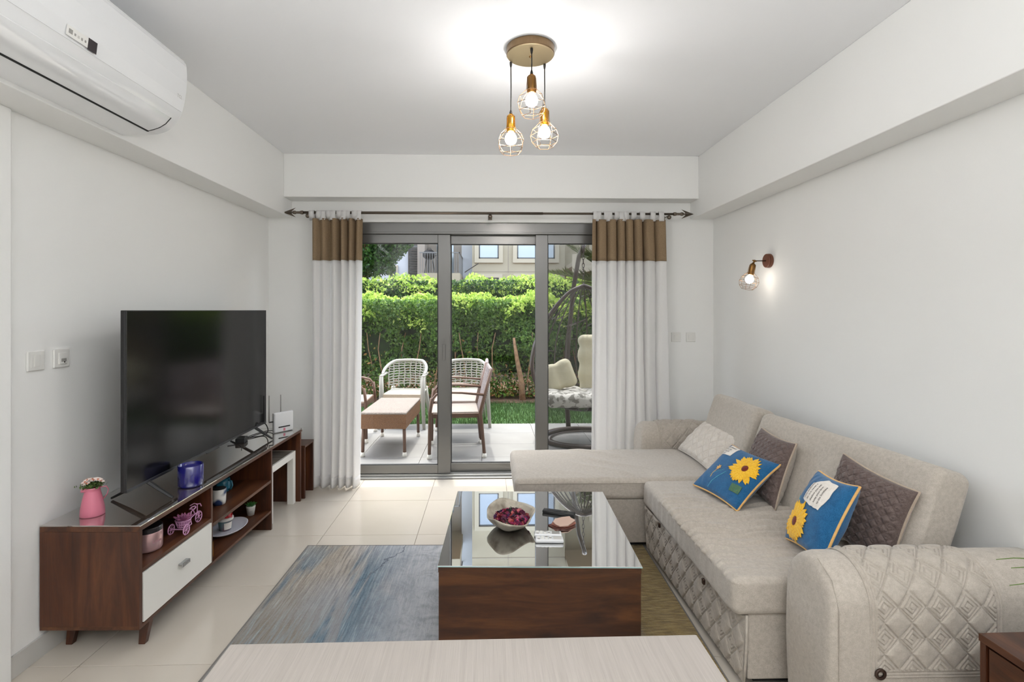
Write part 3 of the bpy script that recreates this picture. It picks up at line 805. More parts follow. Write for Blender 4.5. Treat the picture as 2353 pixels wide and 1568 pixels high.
def curtain(label, fn, zb, ntab, xa, xb, gather):
    t = thing('curtain', label, 'curtain', (0,0,0))
    obj('curtain_panel', GRID(lambda s, v: fn(s, 1.872-(1.872-zb)*v), 170, 46), M['curt'], t, smooth=True, solid=.0015)
    obj('hem', GRID(lambda s, v: (lambda p: (p[0], p[1]-.0015, p[2]))(fn(s, zb+.085-.085*v)), 170, 3), M['curt'], t, smooth=True, solid=.0028)
    obj('heading_band', GRID(lambda s, v: (lambda p: (p[0], p[1]-.002, p[2]))(fn(s, 2.212-.345*v)), 170, 12), M['band'], t, smooth=True, solid=.002)
    tabs = [s for s in gather]
    for i, s in enumerate(tabs):
        p = fn(s, 2.215); x = p[0]; hw = .0215
        yf = 4.262; pr = []
        for (yy, zz) in ((p[1]-.004, 2.200),(yf-.017, 2.235),(yf-.016,2.262),(yf-.009,2.2795),(yf+.003,2.282),(yf+.014,2.274),(yf+.017,2.255),(p[1]+.006,2.20)):
            pr.append((yy, zz))
        vv, ff = [], []
        for j, (yy, zz) in enumerate(pr):
            vv += [(x-hw, yy + .002*math.sin(i), zz), (x+hw, yy, zz+.001*math.cos(i*2))]
        for j in range(len(pr)-1): ff.append((2*j, 2*j+1, 2*j+3, 2*j+2))
        obj('tab', (vv, ff), M['curt'], t, smooth=True, solid=.0025)
    return t
curtain('white curtain with a brown top band hanging on the television side of the door', curtain_fn(-1.478, -1.062, 4.262, 4.235, 6.0, 1.3, .036, (-1.46, -1.085)), .012, 10, -1.48, -1.05,
        [.045,.15,.26,.36,.46,.56,.66,.75,.85,.955])
curtain('white curtain with a brown top band hanging behind the sofa end of the door', curtain_fn(.853, 1.462, 4.262, 4.235, 7.0, 4.1, .038, (.825, 1.50)), .012, 11, .85, 1.47,
        [.035,.11,.185,.26,.335,.41,.49,.58,.68,.825,.96])
t = thing('curtain_rod', 'thin antique metal curtain rod with arrow-shaped ends above the glass door', 'curtain rod', (0, 4.262, 2.263))
obj('rod', XF(LATHE([(.0095,-1.60),(.0095,1.63)], 14), RY(PI/2)), M['rod'], t, smooth=True)
obj('rod_sleeve', XF(LATHE([(.0115,-1.56),(.0115,.445)], 14), RY(PI/2)), M['rod'], t, smooth=True)
for s, x0 in ((-1, -1.575), (1, 1.585)):
    fi = obj('finial_collar', XF(LATHE([(.010,0),(.016,.004),(.016,.02),(.011,.03),(.010,.06),(.015,.066),(.015,.082),(.009,.09)], 14), T(x0-(-.04 if s < 0 else .045),0,0) @ RY(s*PI/2)), M['rod'], t, smooth=True)
    a = []
    for k in range(4):
        m = T(x0+s*.035,0,0) @ Matrix.Rotation(k*PI/2, 4, 'X')
        tip, q0 = s*.095, 0.0
        a.append(XF(([(tip,0,0),(-s*.012,.0,.040),(s*.022,0,.010),(tip*.3,.006,.012),(tip*.3,-.006,.012),(s*.022,0,0)], [(0,3,1),(0,1,4),(1,3,2),(1,2,4),(3,5,2),(4,2,5),(0,5,3),(0,4,5)]), m))
    obj('arrow_finial', J(*a), M['rod'], t)
for x in (-1.50, .005, 1.505):
    bk = obj('bracket', J(BX(x-.008,.0,-.014,x+.008,.158,-.010), BX(x-.016,.150,-.03,x+.016,.158,.012)), M['rod'], t, bevel=.002)
    obj('bracket_knob', XF(LATHE([(.004,-.014),(.016,-.010),(.018,0),(.015,.010),(.005,.014)], 14), T(x,-.004,-.028) @ RX(PI/2)), M['rod'], bk, smooth=True)

# ------------------------------------------------------------------ pendant cluster and wall lamp
def cage(name, parent, m):
    """wire cage hanging from socket top at z=0"""
    lv = [(.022,-.012),(.026,-.072),(.060,-.106),(.071,-.138),(.063,-.172),(.042,-.196)]
    gs = []
    n = 6
    for i in (2, 3, 4, 5, 0, 1):
        r, z = lv[i]
        pts = [(r*math.cos(2*PI*k/n+.3), r*math.sin(2*PI*k/n+.3), z) for k in range(n)]
        gs.append(TUBE(pts, .0013, 5, True))
    for k in range(n):
        a = 2*PI*k/n+.3
        gs.append(TUBE([(r*math.cos(a), r*math.sin(a), z) for r, z in lv], .0013, 5))
    return obj(name, XF(J(*gs), m) if m else J(*gs), M['copper'], parent)
def lamp_head(parent, m, smat, bulb='bulb'):
    cage('wire_cage', parent, m)
    obj('lamp_socket', XF(LATHE([(.006,.008),(.010,0),(.019,-.006),(.0215,-.02),(.0215,-.082),(.018,-.088),(.014,-.088)], 20), m), smat, parent, smooth=True)
    obj('bulb', XF(J(LATHE([(.013,-.083),(.014,-.092),(.022,-.100)], 16, cap=False), SPH((0,0,-.123), .030, 18, 12)), m), M[bulb], parent, smooth=True)
t = thing('pendant_lamp', 'round brass ceiling plate with three caged pendant bulbs on black cords', 'ceiling lamp', (.200, 2.505, ZC))
obj('ceiling_plate', LATHE([(.114,0),(.1175,-.004),(.1175,-.036),(.1150,-.040)], 48), M['canopyd'], t, smooth=False, bevel=.001)
obj('plate_face', LATHE([(.1145,-.0395),(.113,-.0425),(.02,-.044)], 48), M['canopy'], t)
obj('centre_screw', LATHE([(.006,-.044),(.007,-.046),(.005,-.050)], 14), M['antique'], t, smooth=True)
for (x, y, zt, sm) in ((.107, 2.571, 2.440, 'brass'), (.200, 2.432, 2.576, 'antique'), (.278, 2.585, 2.478, 'brass')):
    lx, ly, lz = x-.200, y-2.505, zt-ZC
    c_ = obj('cord', TUBE([(lx,ly,-.043),(lx+.001,ly,(lz-.043)/2),(lx,ly,lz)], .0028, 8), M['cord'], t, smooth=True)
    obj('cord_grip', J(LATHE([(.0065,-.042),(.0065,-.052),(.0045,-.066)], 12, (lx,ly,0)), LATHE([(.004,lz+.022),(.007,lz+.010),(.008,lz)], 12, (lx,ly,0))), M['cord'], c_, smooth=True)
    lamp_head(t, T(lx, ly, lz) @ RZ(lx*9), M[sm])
t = thing('wall_lamp', 'small caged wall lamp on a brown disc, lit, above the sofa', 'wall lamp', (XR, 3.517, 1.800))
obj('wall_plate', J(XF(LATHE([(.047,0),(.049,.003),(.049,.015),(.046,.018)], 32), RY(-PI/2)), XF(LATHE([(.045,.018),(.045,.020),(.048,.023),(.048,.028),(.045,.031)], 32), RY(-PI/2))), mat('plate_brown', (104,58,36), .35), t, smooth=False, bevel=.0008)
obj('arm', TUBE([(-.03,0,0),(-.095,.006,.0)], .004, 8), M['rod'], t, smooth=True)
obj('swivel_joint', J(SPH((-.105,.008,-.001), .009, 12, 8), TUBE([(-.118,.012,.004),(-.092,.004,-.003)], .005, 8), TUBE([(-.105,.008,0),(-.111,.014,-.018)], .006, 8)), M['antique'], t, smooth=True)
lamp_head(t, T(-.111,.016,-.018) @ RY(R(13)) @ Matrix.Scale(.93, 4), M['antique'], 'bulbw')

# ------------------------------------------------------------------ air conditioner
def smooth_prof(p, a, b, k=4):
    q = list(p[:a])
    for i in range(a, b):
        p0, p1, p2, p3 = p[max(i-1,a)], p[i], p[i+1], p[min(i+2,b)]
        for j in range(k):
            s_ = j/k
            q.append(tuple(.5*(2*p1[c]+(p2[c]-p0[c])*s_+(2*p0[c]-5*p1[c]+4*p2[c]-p3[c])*s_*s_+(3*p1[c]-p0[c]-3*p2[c]+p3[c])*s_**3) for c in (0,1)))
    return q + list(p[b:])
M['acw'] = mat('air_conditioner_gloss', (228,229,230), 0.06, spec=0.6, coat=0.6)
t = thing('air_conditioner', 'glossy white split air conditioner mounted high on the left beam', 'air conditioner', (-1.69, 0, 0))
prof = [(0,2.262),(0,2.606),(.262,2.610),(.284,2.600),(.292,2.575),(.294,2.50),(.284,2.42),(.270,2.365),(.252,2.326),(.228,2.298),(.200,2.280),(.160,2.267),(.06,2.262)]
prof = smooth_prof(prof, 2, 11)
obj('body', EXTR(prof, 1.42, 2.395), M['acw'], t, fix=True, auto=True)
fp = [(.262,2.6115),(.285,2.602),(.2945,2.576),(.2965,2.50),(.2865,2.419),(.2735,2.368),(.2705,2.369),(.281,2.42),(.290,2.50),(.288,2.57),(.28,2.595),(.262,2.605)]
obj('front_panel', EXTR(fp, 1.425, 2.388), M['acw'], t, fix=True)
flp = [(.2545,2.3255),(.2300,2.2955),(.2015,2.2772),(.158,2.2640)]
flp = smooth_prof(flp, 0, 3); flp = flp + [(a-.0012, b_+.0030) for a, b_ in reversed(flp)]
obj('air_flap', EXTR(flp, 1.47, 2.335), M['acw'], t, fix=True, auto=True)
obj('outlet_slot', EXTR([(.149,2.2605),(.1565,2.2605),(.1565,2.2650),(.149,2.2650)], 1.46, 2.340), M['dark'], t)
obj('slot_end', TUBE([(.150,2.338,2.2625),(.178,2.3385,2.2690),(.205,2.339,2.2790),(.232,2.3395,2.2960),(.256,2.340,2.3240)], .0018, 6), M['alud'], t)
def on_front(y, z): return (.2969 - .00016*0 + (-.00013), y, z)
def fx(z):   # panel surface x at height z
    return .2965 + (z-2.50)*.1235 if z < 2.5 else .2965 - (z-2.5)*.027
def plate(y0, y1, z0, z1, th=.0008, off=0.0):
    a, c = fx(z0)+off, fx(z1)+off
    return ([(a,y0,z0),(a,y1,z0),(c,y1,z1),(c,y0,z1),(a+th,y0,z0),(a+th,y1,z0),(c+th,y1,z1),(c+th,y0,z1)], [(0,3,2,1),(4,5,6,7),(0,1,5,4),(1,2,6,5),(2,3,7,6),(3,0,4,7)])
dp = obj('display_panel', plate(1.735, 1.862, 2.376, 2.410, .0006), M['plast'], t)
for (a, c, z0, z1, mm) in ((1.744,1.760,2.386,2.401,'plastg'),(1.767,1.774,2.388,2.396,'plastg'),(1.781,1.789,2.387,2.396,'skirt'),(1.796,1.803,2.387,2.396,'plastg'),(1.811,1.818,2.388,2.396,'plastg')):
    obj('indicator', plate(a, c, z0, z1, .0004, .0006), M[mm], dp)
obj('receiver_window', plate(1.826, 1.866, 2.372, 2.412, .0012), mat('ir_window', (44,36,40), .2), t)
def text_mesh(s, size, align='LEFT'):
    cu = bpy.data.curves.new('lettering', 'FONT'); cu.body = s; cu.size = size; cu.align_x = align; cu.extrude = 0.0; cu.resolution_u = 3
    o = bpy.data.objects.new('lettering', cu); C.objects.link(o)
    bpy.context.view_layer.update()
    me = o.evaluated_get(bpy.context.evaluated_depsgraph_get()).to_mesh()
    g = ([tuple(v.co) for v in me.vertices], [tuple(p.vertices) for p in me.polygons])
    o.to_mesh_clear() if hasattr(o, 'to_mesh_clear') else None
    bpy.data.objects.remove(o); bpy.data.curves.remove(cu)
    return g
g = text_mesh('TCL', .020)
obj('logo', ([(fx(2.418+y)+.0006, 2.332+x, 2.418+y) for x,y,z in g[0]], g[1]), M['plastg'], t)

# ------------------------------------------------------------------ television stand
RSt = -R(0.95)
HS = .553
t = thing('tv_stand', 'long low walnut television stand with open shelves and one white drawer', 'tv stand', (-1.467, 2.178, 0), RSt)
stand = t
def SW(x, y, z=0.0):          # stand-local -> world
    return (-1.467 + x*math.cos(RSt) - y*math.sin(RSt), 2.178 + x*math.sin(RSt) + y*math.cos(RSt), z)
Dp = -.415; L1 = 1.262; L2 = 1.785
obj('top_board', BX(Dp, 0, HS-.026, 0, L2, HS-.005), M['woody'], t, bevel=.0015)
obj('glass_top', BX(Dp, .002, HS-.005, .003, L2+.004, HS), mirrorish('stand_glass_over_wood', (104,84,70), .26, (.92,.93,.92)), t, bevel=.001)
obj('side_panel', BX(Dp, 0, .130, 0, .020, HS-.026), M['wood'], t, bevel=.001)
obj('bottom_board', BX(Dp, 0, .115, 0, L1, .130), M['woody'], t, bevel=.001)
obj('divider', BX(Dp+.01, .538, .130, -.001, .555, HS-.026), M['wood'], t, bevel=.001)
obj('side_panel', BX(Dp, L1-.018, 0, .001, L1, HS-.026), M['wood'], t, bevel=.001)
obj('end_panel', BX(Dp+.02, L2-.035, 0, -.002, L2-.012, HS-.026), M['wood'], t, bevel=.001)
obj('back_panel', BX(Dp, .02, .130, Dp+.008, L1-.018, HS-.026), M['wood'], t)
obj('back_panel', BX(Dp, L1, .25, Dp+.008, L2-.03, HS-.026), M['wood'], t)
obj('shelf', BX(Dp+.01, .020, .348, 0, .538, .366), M['woody'], t, bevel=.001)
obj('shelf', BX(Dp+.01, .555, .314, 0, L1-.018, .332), M['woody'], t, bevel=.001)
dw = obj('drawer_front', BX(-.014, .023, .136, .004, .536, .344), M['white'], t, bevel=.001)
obj('drawer_handle', XF(BX(0, -.030, -.004, .022, .030, .004), T(.004,.285,.262)), M['alul'], dw, bevel=.0025)
obj('handle_plate', XF(BX(.016, -.030, -.014, .022, .030, .004), T(.004,.285,.262)), mat('chrome_handle', (190,190,190), .2, metal=.9), dw, bevel=.002)
obj('drawer_box', BX(Dp+.03, .04, .140, -.014, .52, .30), M['wood'], t)
obj('hinge_strip', BX(-.006, .5555, .16, -.001, .5585, .235), M['brass'], t)
for (y0, s) in ((.055, -1), (.055, 1)):
    pass
def tleg(x, y, sx, sy):
    a = [(x-.024,y-.016),(x+.024,y-.016),(x+.024,y+.016),(x-.024,y+.016)]
    bq = [(x-.014+sx*.028,y-.011+sy*.022),(x+.014+sx*.028,y-.011+sy*.022),(x+.014+sx*.028,y+.013+sy*.022),(x-.014+sx*.028,y+.013+sy*.022)]
    v = [(p[0],p[1],.117) for p in a] + [(p[0],p[1],0) for p in bq]
    obj('leg', (v, [(0,1,2,3),(7,6,5,4),(0,4,5,1),(1,5,6,2),(2,6,7,3),(3,7,4,0)]), M['wood'], t, bevel=.002, fix=True)
tleg(-.05, .125, 0, -1.3); tleg(Dp+.05, .125, 0, -1.3)
obj('corner_cap', BX(-.006, L2-.02, HS-.012, .006, L2+.007, HS+.002), M['alul'], t, bevel=.002)

t = thing('nesting_table', 'white-framed nesting table with a grey wood top under the stand end', 'side table', (-1.478, 3.482, 0), RSt)
zt = .392
obj('table_top', BX(-.33, .014, zt-.022, -.014, .418, zt), M['greywood'], t, bevel=.001)
fr = obj('front_frame', J(BX(-.014,0,zt-.045,.001,.432,zt+.001), BX(-.345,0,zt-.04,-.33,.432,zt+.001), BX(-.33,0,zt-.04,-.014,.014,zt+.001), BX(-.33,.418,zt-.04,-.014,.432,zt+.001)), M['white'], t, bevel=.001)
for x0 in (-.345, -.044):
    for y0 in (0, .387):
        obj('leg', BX(x0, y0, 0.0, x0+.045, y0+.045, zt-.040), M['white'], t, bevel=.001)
t = thing('side_table', 'low open brown side table between the stand and the left curtain', 'side table', (-1.425, 3.985, 0), 0)
obj('table_top', BX(-.42,0,.392,0,.20,.41), M['woody'], t, bevel=.001)
obj('side_panel', BX(-.42,0,0,-.002,.018,.392), M['wood'], t, bevel=.001)
obj('side_panel', BX(-.42,.182,0,-.002,.20,.392), M['wood'], t, bevel=.001)
obj('back_panel', BX(-.42,.018,0,-.405,.182,.392), M['wood'], t)

# television
t = thing('television', 'large black flat-screen television on two splayed feet', 'television', (-1.625, 3.042, HS))
w2 = .716; zb, ztp = .084, .903
obj('rear_housing', J(BX(-.025,-w2,zb,-.006,w2,ztp), BX(-.058,-w2*.8,zb+.03,-.025,w2*.8,zb+.40)), M['black'], t, bevel=.003)
obj('screen', BX(-.006,-w2+.003,zb+.012,.0005,w2-.003,ztp-.003), M['screen'], t)
obj('bezel', J(BX(-.007,-w2,ztp-.004,.002,w2,ztp), BX(-.007,-w2,zb,.003,w2,zb+.013), BX(-.007,-w2,zb+.013,.002,-w2+.004,ztp-.004), BX(-.007,w2-.004,zb+.013,.002,w2,ztp-.004)), mat('bezel_satin', (34,34,36), .3), t, bevel=.001)
obj('sensor_bar', BX(.0,-.07,zb-.006,.004,.07,zb+.001), M['black'], t, bevel=.001)
for yy in (-.560, .560):
    def strut(xa, za, xb, zb_, w=.015, h=.012):
        return TUBE([(xa,yy,za),(xa+(xb-xa)*.5,yy,za+(zb_-za)*.52),(xb,yy,zb_)], [.015,.013,.009], 6, flat=.62)
    obj('foot', J(strut(-.010, .088, .112, .008), strut(-.022, .088, -.175, .008)), M['black'], t)
# cables
def cable(pts, r, label, mm='cord'):
    cu = []
    P = [Vector(p) for p in pts]
    for i in range(len(P)-1):
        a = P[max(i-1,0)]; b_ = P[i]; c_ = P[i+1]; d = P[min(i+2, len(P)-1)]
        for k in range(6):
            s = k/6
            cu.append(.5*((2*b_) + (c_-a)*s + (2*a-5*b_+4*c_-d)*s*s + (3*b_-a-3*c_+d)*s**3))
    cu.append(P[-1])
    return TUBE(cu, r, 6)
z0 = HS+.0045
tag(obj('power_cable', cable([(-1.66,3.60,.645),(-1.60,3.66,.66),(-1.585,3.70,.60),(-1.62,3.72,z0),(-1.68,3.66,z0),(-1.72,3.62,z0)], .0035, ''), M['cord'], smooth=True), 'black cable looping down behind the far foot of the television', 'cable')
tag(obj('router_cable', cable([(-1.72,3.60,z0),(-1.70,3.75,z0),(-1.66,3.84,z0),(-1.60,3.83,z0+.01),(-1.595,3.815,z0+.03)], .003, ''), M['cord'], smooth=True), 'thin black cable running along the stand to the white router', 'cable')
tag(obj('thin_cable', cable([(-1.60,3.34,z0-.002),(-1.64,3.42,z0-.002),(-1.69,3.47,z0-.002),(-1.74,3.44,z0-.002)], .002, ''), M['cord'], smooth=True), 'thin dark wire lying on the stand glass under the screen', 'cable')
t = thing('power_adapter', 'small black power adapter and plugs lying behind the television foot', 'adapter', (-1.70, 3.55, HS), R(12))
obj('adapter_body', BX(-.03,-.045,0,.03,.045,.032), M['black'], t, bevel=.005)
obj('plug', BX(-.015,.055,0,.012,.085,.022), M['black'], t, bevel=.004)

# router
t = thing('router', 'white upright internet router with two antennas and a black slot', 'router', (-1.532, 3.842, HS), math.atan2(.121,.092))
obj('router_body', XF(RBX(-.076,-.012,.0,.076,.014,.150,.011,(4,1,4)), Matrix.Identity(4)), M['whiteg'], t, smooth=True)
obj('side_trim', BX(-.0775,.002,.004,-.070,.016,.146), M['plastg'], t, bevel=.002)
obj('slot', XF(RBX(-.046,-.0135,.036,.046,-.011,.045,.0012,(2,1,1)), Matrix.Identity(4)), M['black'], t)
obj('logo', BX(-.008,-.0128,.010,.008,-.0115,.030), mat('pink_logo', (216,130,146), .5), t)
obj('antenna', XF(TUBE([(0,0,.0),(0,0,.195)], [.006,.0048], 8, flat=.6), T(-.105,.012,.085)), M['plastg'], t, smooth=True)
obj('antenna_hinge', TUBE([(-.106,.012,.085),(-.076,.008,.085)], .005, 8), M['alud'], t)
obj('antenna', XF(TUBE([(0,0,0),(0,0,.190)], [.006,.0048], 8, flat=.6), T(-.012,.016,.085)), M['plastg'], t, smooth=True)

# pink pitcher with flowers
M['pink'] = mat('pink_enamel', (208,118,140), .35)
t = thing('pitcher', 'pink enamel pitcher holding small pale flowers', 'pitcher', (-1.752, 2.30, HS))
obj('pitcher_body', LATHE([(.044,0),(.0455,.004),(.044,.03),(.036,.075),(.029,.105),(.028,.115),(.033,.124),(.031,.124),(.026,.114),(.026,.06)], 32), M['pink'], t, smooth=True, fix=False)
obj('spout', XF(LATHE([(.020,0),(.012,.012)],12), T(-.020,-.012,.112) @ RX(R(10))), M['pink'], t, smooth=True)
obj('handle', TUBE([(.024,.012,.118),(.045,.020,.120),(.052,.024,.105),(.048,.022,.085),(.036,.016,.066)], .0042, 8, flat=.5), M['pink'], t, smooth=True)
M['petalw'] = mat('blush_petal', (250,232,224), .7); M['fgreen'] = leafmat('sprig_green', [(60,84,40),(96,120,60)], .2)
fw = []
r3 = random.Random(11)
for k in range(15):
    a = r3.uniform(0,2*PI); rr = .034*math.sqrt(k/15); c = Vector((rr*math.cos(a), rr*math.sin(a), .152+r3.uniform(-.004,.010)-rr*.25))
    tilt = Matrix.Rotation(rr*16, 4, Vector((-math.sin(a), math.cos(a), 0)))
    pt_ = []
    for j in range(10):
        q = 2*PI*j/10
        v = [Vector((0,0,0)), Vector((.011*math.cos(q-.26), .011*math.sin(q-.26), .004)), Vector((.0175*math.cos(q), .0175*math.sin(q), .004)), Vector((.011*math.cos(q+.26), .011*math.sin(q+.26), .004))]
        pt_.append(([tuple(c + tilt @ p) for p in v], [(0,1,2,3)]))
    fl_ = obj('flower', J(*pt_), M['petalw'], t)
    obj('flower_centre', XF(SPH((0,0,.003), .0035, 8, 6), T(*c) @ tilt), mat('flower_eye', (190,110,80), .7) if k == 0 else bpy.data.materials['flower_eye'], fl_)
v, q = leaves(320, lambda n: np.stack([rs.normal(0,.018,n), rs.normal(0,.018,n), .126+.014*rs.rand(n)], 1), .014, .6)
fastmesh('sprigs', v, q, M['fgreen'], t, kind='stuff')

# blue candle glass on the stand
M['cobalt'] = mat('cobalt_glass', (24,22,112), .08, spec=.7, coat=.6)
t = thing('candle_holder', 'cobalt blue glass candle pot in front of the television', 'candle', (-1.540, 2.675, HS))
obj('glass_pot', LATHE([(.050,0),(.056,.003),(.058,.012),(.058,.108),(.056,.110),(.053,.108),(.053,.04)], 40), M['cobalt'], t, smooth=True)
obj('wax', LATHE([(.052,.04),(.052,.096),(.0,.096)], 32, cap=False), mat('blue_wax', (38,34,120), .5), t)

# inside the near bay
M['bronzej'] = mat('rose_metallic_glass', (206,168,168), .22, metal=.55)
t = thing('candle_jar', 'rose metallic candle jar with a dark lid in the open shelf', 'candle', (-1.560, 2.375, .366))
obj('jar', LATHE([(.050,0),(.056,.003),(.058,.012),(.058,.082),(.056,.086)], 36), M['bronzej'], t, smooth=True)
obj('lid', LATHE([(.0575,.086),(.0585,.089),(.0585,.104),(.056,.108)], 36), mat('smoky_lid', (46,42,44), .25), t, smooth=False)
g = text_mesh('Love', .022, 'CENTER')
obj('lettering', ([(.0586*math.cos(x/.0586-.35), .0586*math.sin(x/.0586-.35), .040+y) for x,y,z in g[0]], g[1]), mat('lettering_pink', (166,112,124), .4), t)

M['lilac'] = mat('lilac_painted_metal', (206,152,190), .45)
t = thing('tricycle_planter', 'lilac wire tricycle planter with a plum succulent on the shelf', 'planter', (-1.500, 2.60, .366), R(87))
def wheel(c, r, ax):
    m = T(*c) @ RX(PI/2)
    ring_ = TUBE([(r*math.cos(a), r*math.sin(a), 0) for a in [2*PI*i/28 for i in range(28)]], .0028, 6, True)
    sp = [TUBE([(0,0,0),(r*math.cos(a)*.55 + r*.1*math.cos(a+1), r*math.sin(a)*.55+ r*.1*math.sin(a+1), 0),(r*math.cos(a), r*math.sin(a), 0)], .0016, 5) for a in [2*PI*i/6 for i in range(6)]]
    return XF(J(ring_, *sp, LATHE([(.005,-.003),(.005,.003)],10)), m)
obj('wheel', wheel((-.075,-.030,.023), .023, 'y'), M['lilac'], t)
obj('wheel', wheel((-.075,.045,.023), .023, 'y'), M['lilac'], t)
obj('wheel', wheel((.075,.004,.026), .026, 'y'), M['lilac'], t)
fr = [TUBE([(-.075,-.030,.023),(-.075,.045,.023)], .003, 6), TUBE([(-.06,-.02,.025),(-.02,-.02,.028),(.0,0,.05),(.015,.004,.075),(.03,.004,.078),(.045,.004,.05)], .0026, 6),
      TUBE([(-.02,.03,.028),(.0,.01,.05),(.015,.004,.045),(.045,.004,.05),(.075,.004,.055),(.075,.004,.026)], .0026, 6),
      TUBE([(.062,.004,.05),(.064,.004,.09),(.055,.004,.098)], .0026, 6), TUBE([(.05,-.026,.090),(.062,-.012,.098),(.064,.004,.094),(.062,.020,.098),(.05,.034,.090)], .0026, 6),
      TUBE([(.02,-.008,.085),(.035,-.006,.09),(.045,.004,.092),(.035,.014,.09),(.02,.016,.085)], .003, 6, True)]
obj('cart_frame', J(*fr), M['lilac'], t)
bk_ = [TUBE([((r)*math.cos(a)-.045, r*math.sin(a)+.006, z) for a in [2*PI*i/24 for i in range(24)]], .0022, 5, True) for r, z in ((.024,.028),(.029,.042),(.034,.060))]
bk_ += [TUBE([(.024*math.cos(a)-.045,.024*math.sin(a)+.006,.028),(.034*math.cos(a)-.045,.034*math.sin(a)+.006,.060)], .0018, 5) for a in [2*PI*i/18 for i in range(18)]]
obj('basket', J(*bk_), M['lilac'], t)
obj('pot', LATHE([(.019,.026),(.027,.055),(.025,.056)], 20, (-.045,.006,0)), mat('lilac_pot', (176,120,160), .5), t, smooth=True)
M['plum'] = mat('plum_succulent', (150,84,124), .5, col2=(180,112,148), ns=40)
def succ(parent, c, n, r, h, mm, name='leaf'):
    for k in range(n):
        ring_i = k*2.399; s = math.sqrt((k+.5)/n); el = R(80-58*s)
        L = r*(.5+.6*s); d = Vector((math.cos(ring_i)*math.cos(el), math.sin(ring_i)*math.cos(el), math.sin(el)))
        side = Vector((-math.sin(ring_i), math.cos(ring_i), 0)); nrm = d.cross(side)
        base = Vector(c); w = r*.20
        vs_ = [base, base + d*L*.6 + side*w, base + d*L*.6 - side*w, base + d*L*.6 + nrm*w*.5, base + d*L*.6 - nrm*w*.4, base + d*L]
        obj(name, ([tuple(p) for p in vs_], [(0,1,3),(0,3,2),(0,4,1),(0,2,4),(5,3,1),(5,2,3),(5,1,4),(5,4,2)]), mm, parent)
succ(t, (-.045,.006,.052), 22, .052, .03, M['plum'])

# far bay, upper
t = thing('mug', 'white and navy marbled mug on the upper shelf of the far bay', 'mug', SW(-.115, .826, .332))
mb = mat('navy_marbling', (224,222,216), .2, col2=(44,62,100), ns=9, nd=2, lo=.50, hi=.58)
obj('cup_body', LATHE([(.030,0),(.034,.003),(.036,.02),(.038,.088),(.036,.09),(.034,.086),(.032,.01),(.001,.008)], 28, cap=False), mb, t, smooth=True)
obj('lid', LATHE([(.036,.088),(.036,.092),(.012,.094)], 24), M['dark'], t)
t = thing('mug', 'teal blue mug behind the marbled one on the shelf', 'mug', SW(-.20, 1.03, .332))
tg = mat('teal_glaze', (44,112,136), .15, coat=.4)
obj('cup_body', LATHE([(.028,0),(.036,.006),(.042,.03),(.042,.06),(.036,.085),(.034,.085),(.039,.06),(.036,.02),(.001,.012)], 28, cap=False), tg, t, smooth=True)
obj('handle', TUBE([(.036,-.01,.075),(.058,-.016,.068),(.064,-.018,.045),(.055,-.015,.022),(.036,-.01,.018)], .0055, 8), tg, t, smooth=True)
# far bay, lower
t = thing('tray', 'oval white tray on the lowest shelf of the stand', 'tray', SW(-.125, .945, .130), R(88))
pl = LATHE([(.001,.004),(.085,.004),(.105,.010),(.118,.020),(.121,.022),(.118,.024),(.104,.015),(.085,.009),(.001,.009)], 48, cap=False)
obj('dish', ([(x*1.18, y*.80, z) for x,y,z in pl[0]], pl[1]), mat('lilac_white_ceramic', (214,212,220), .25), t, smooth=True)
t = thing('gift_tin', 'small round tin with a red ruffled top and white label on the tray', 'tin', SW(-.135, .93, .139))
obj('tin_body', LATHE([(.030,0),(.033,.002),(.040,.060),(.040,.062)], 28), mat('teal_green_tin', (86,132,134), .3, col2=(120,96,104), ns=20), t, smooth=True)
lb = GRID(lambda u, v: ((.0345+.0055*v*.8)*math.cos(-1.25+1.3*u), (.0345+.0055*v*.8)*math.sin(-1.25+1.3*u), .010+.040*v), 10, 1)
obj('label', lb, M['patch'], t, solid=.0006)
obj('lid_rim', LATHE([(.043,.060),(.046,.064),(.046,.074),(.042,.078)], 28), mat('white_rim', (226,222,218), .4), t, smooth=True)
M['redp'] = mat('red_ruffle', (176,26,34), .5, col2=(210,60,60), ns=40)
v, q = leaves(110, lambda n: (lambda a, r: np.stack([r*np.cos(a), r*np.sin(a), .082+.010*rs.rand(n)], 1))(rs.uniform(0,2*PI,n), .038*rs.rand(n)**.5), .030, .3, .8)
fastmesh('ruffle', v, q, M['redp'], t, kind='stuff')
t = thing('potted_succulent', 'tiny green succulent in a white pot at the back of the lowest shelf', 'plant', SW(-.10, 1.175, .130))
obj('pot', LATHE([(.021,0),(.0275,.050),(.0285,.052),(.0285,.058),(.025,.058)], 20), M['white'], t, smooth=True)
obj('pot_motif', GRID(lambda u, v: (.0262*math.cos(-1.3+.5*u), .0262*math.sin(-1.3+.5*u), .018+.016*v), 4, 1), M['plastg'], t, solid=.0006)
M['sg'] = mat('succulent_green', (64,120,56), .5)
succ(t, (0,0,.052), 20, .045, .03, M['sg'])

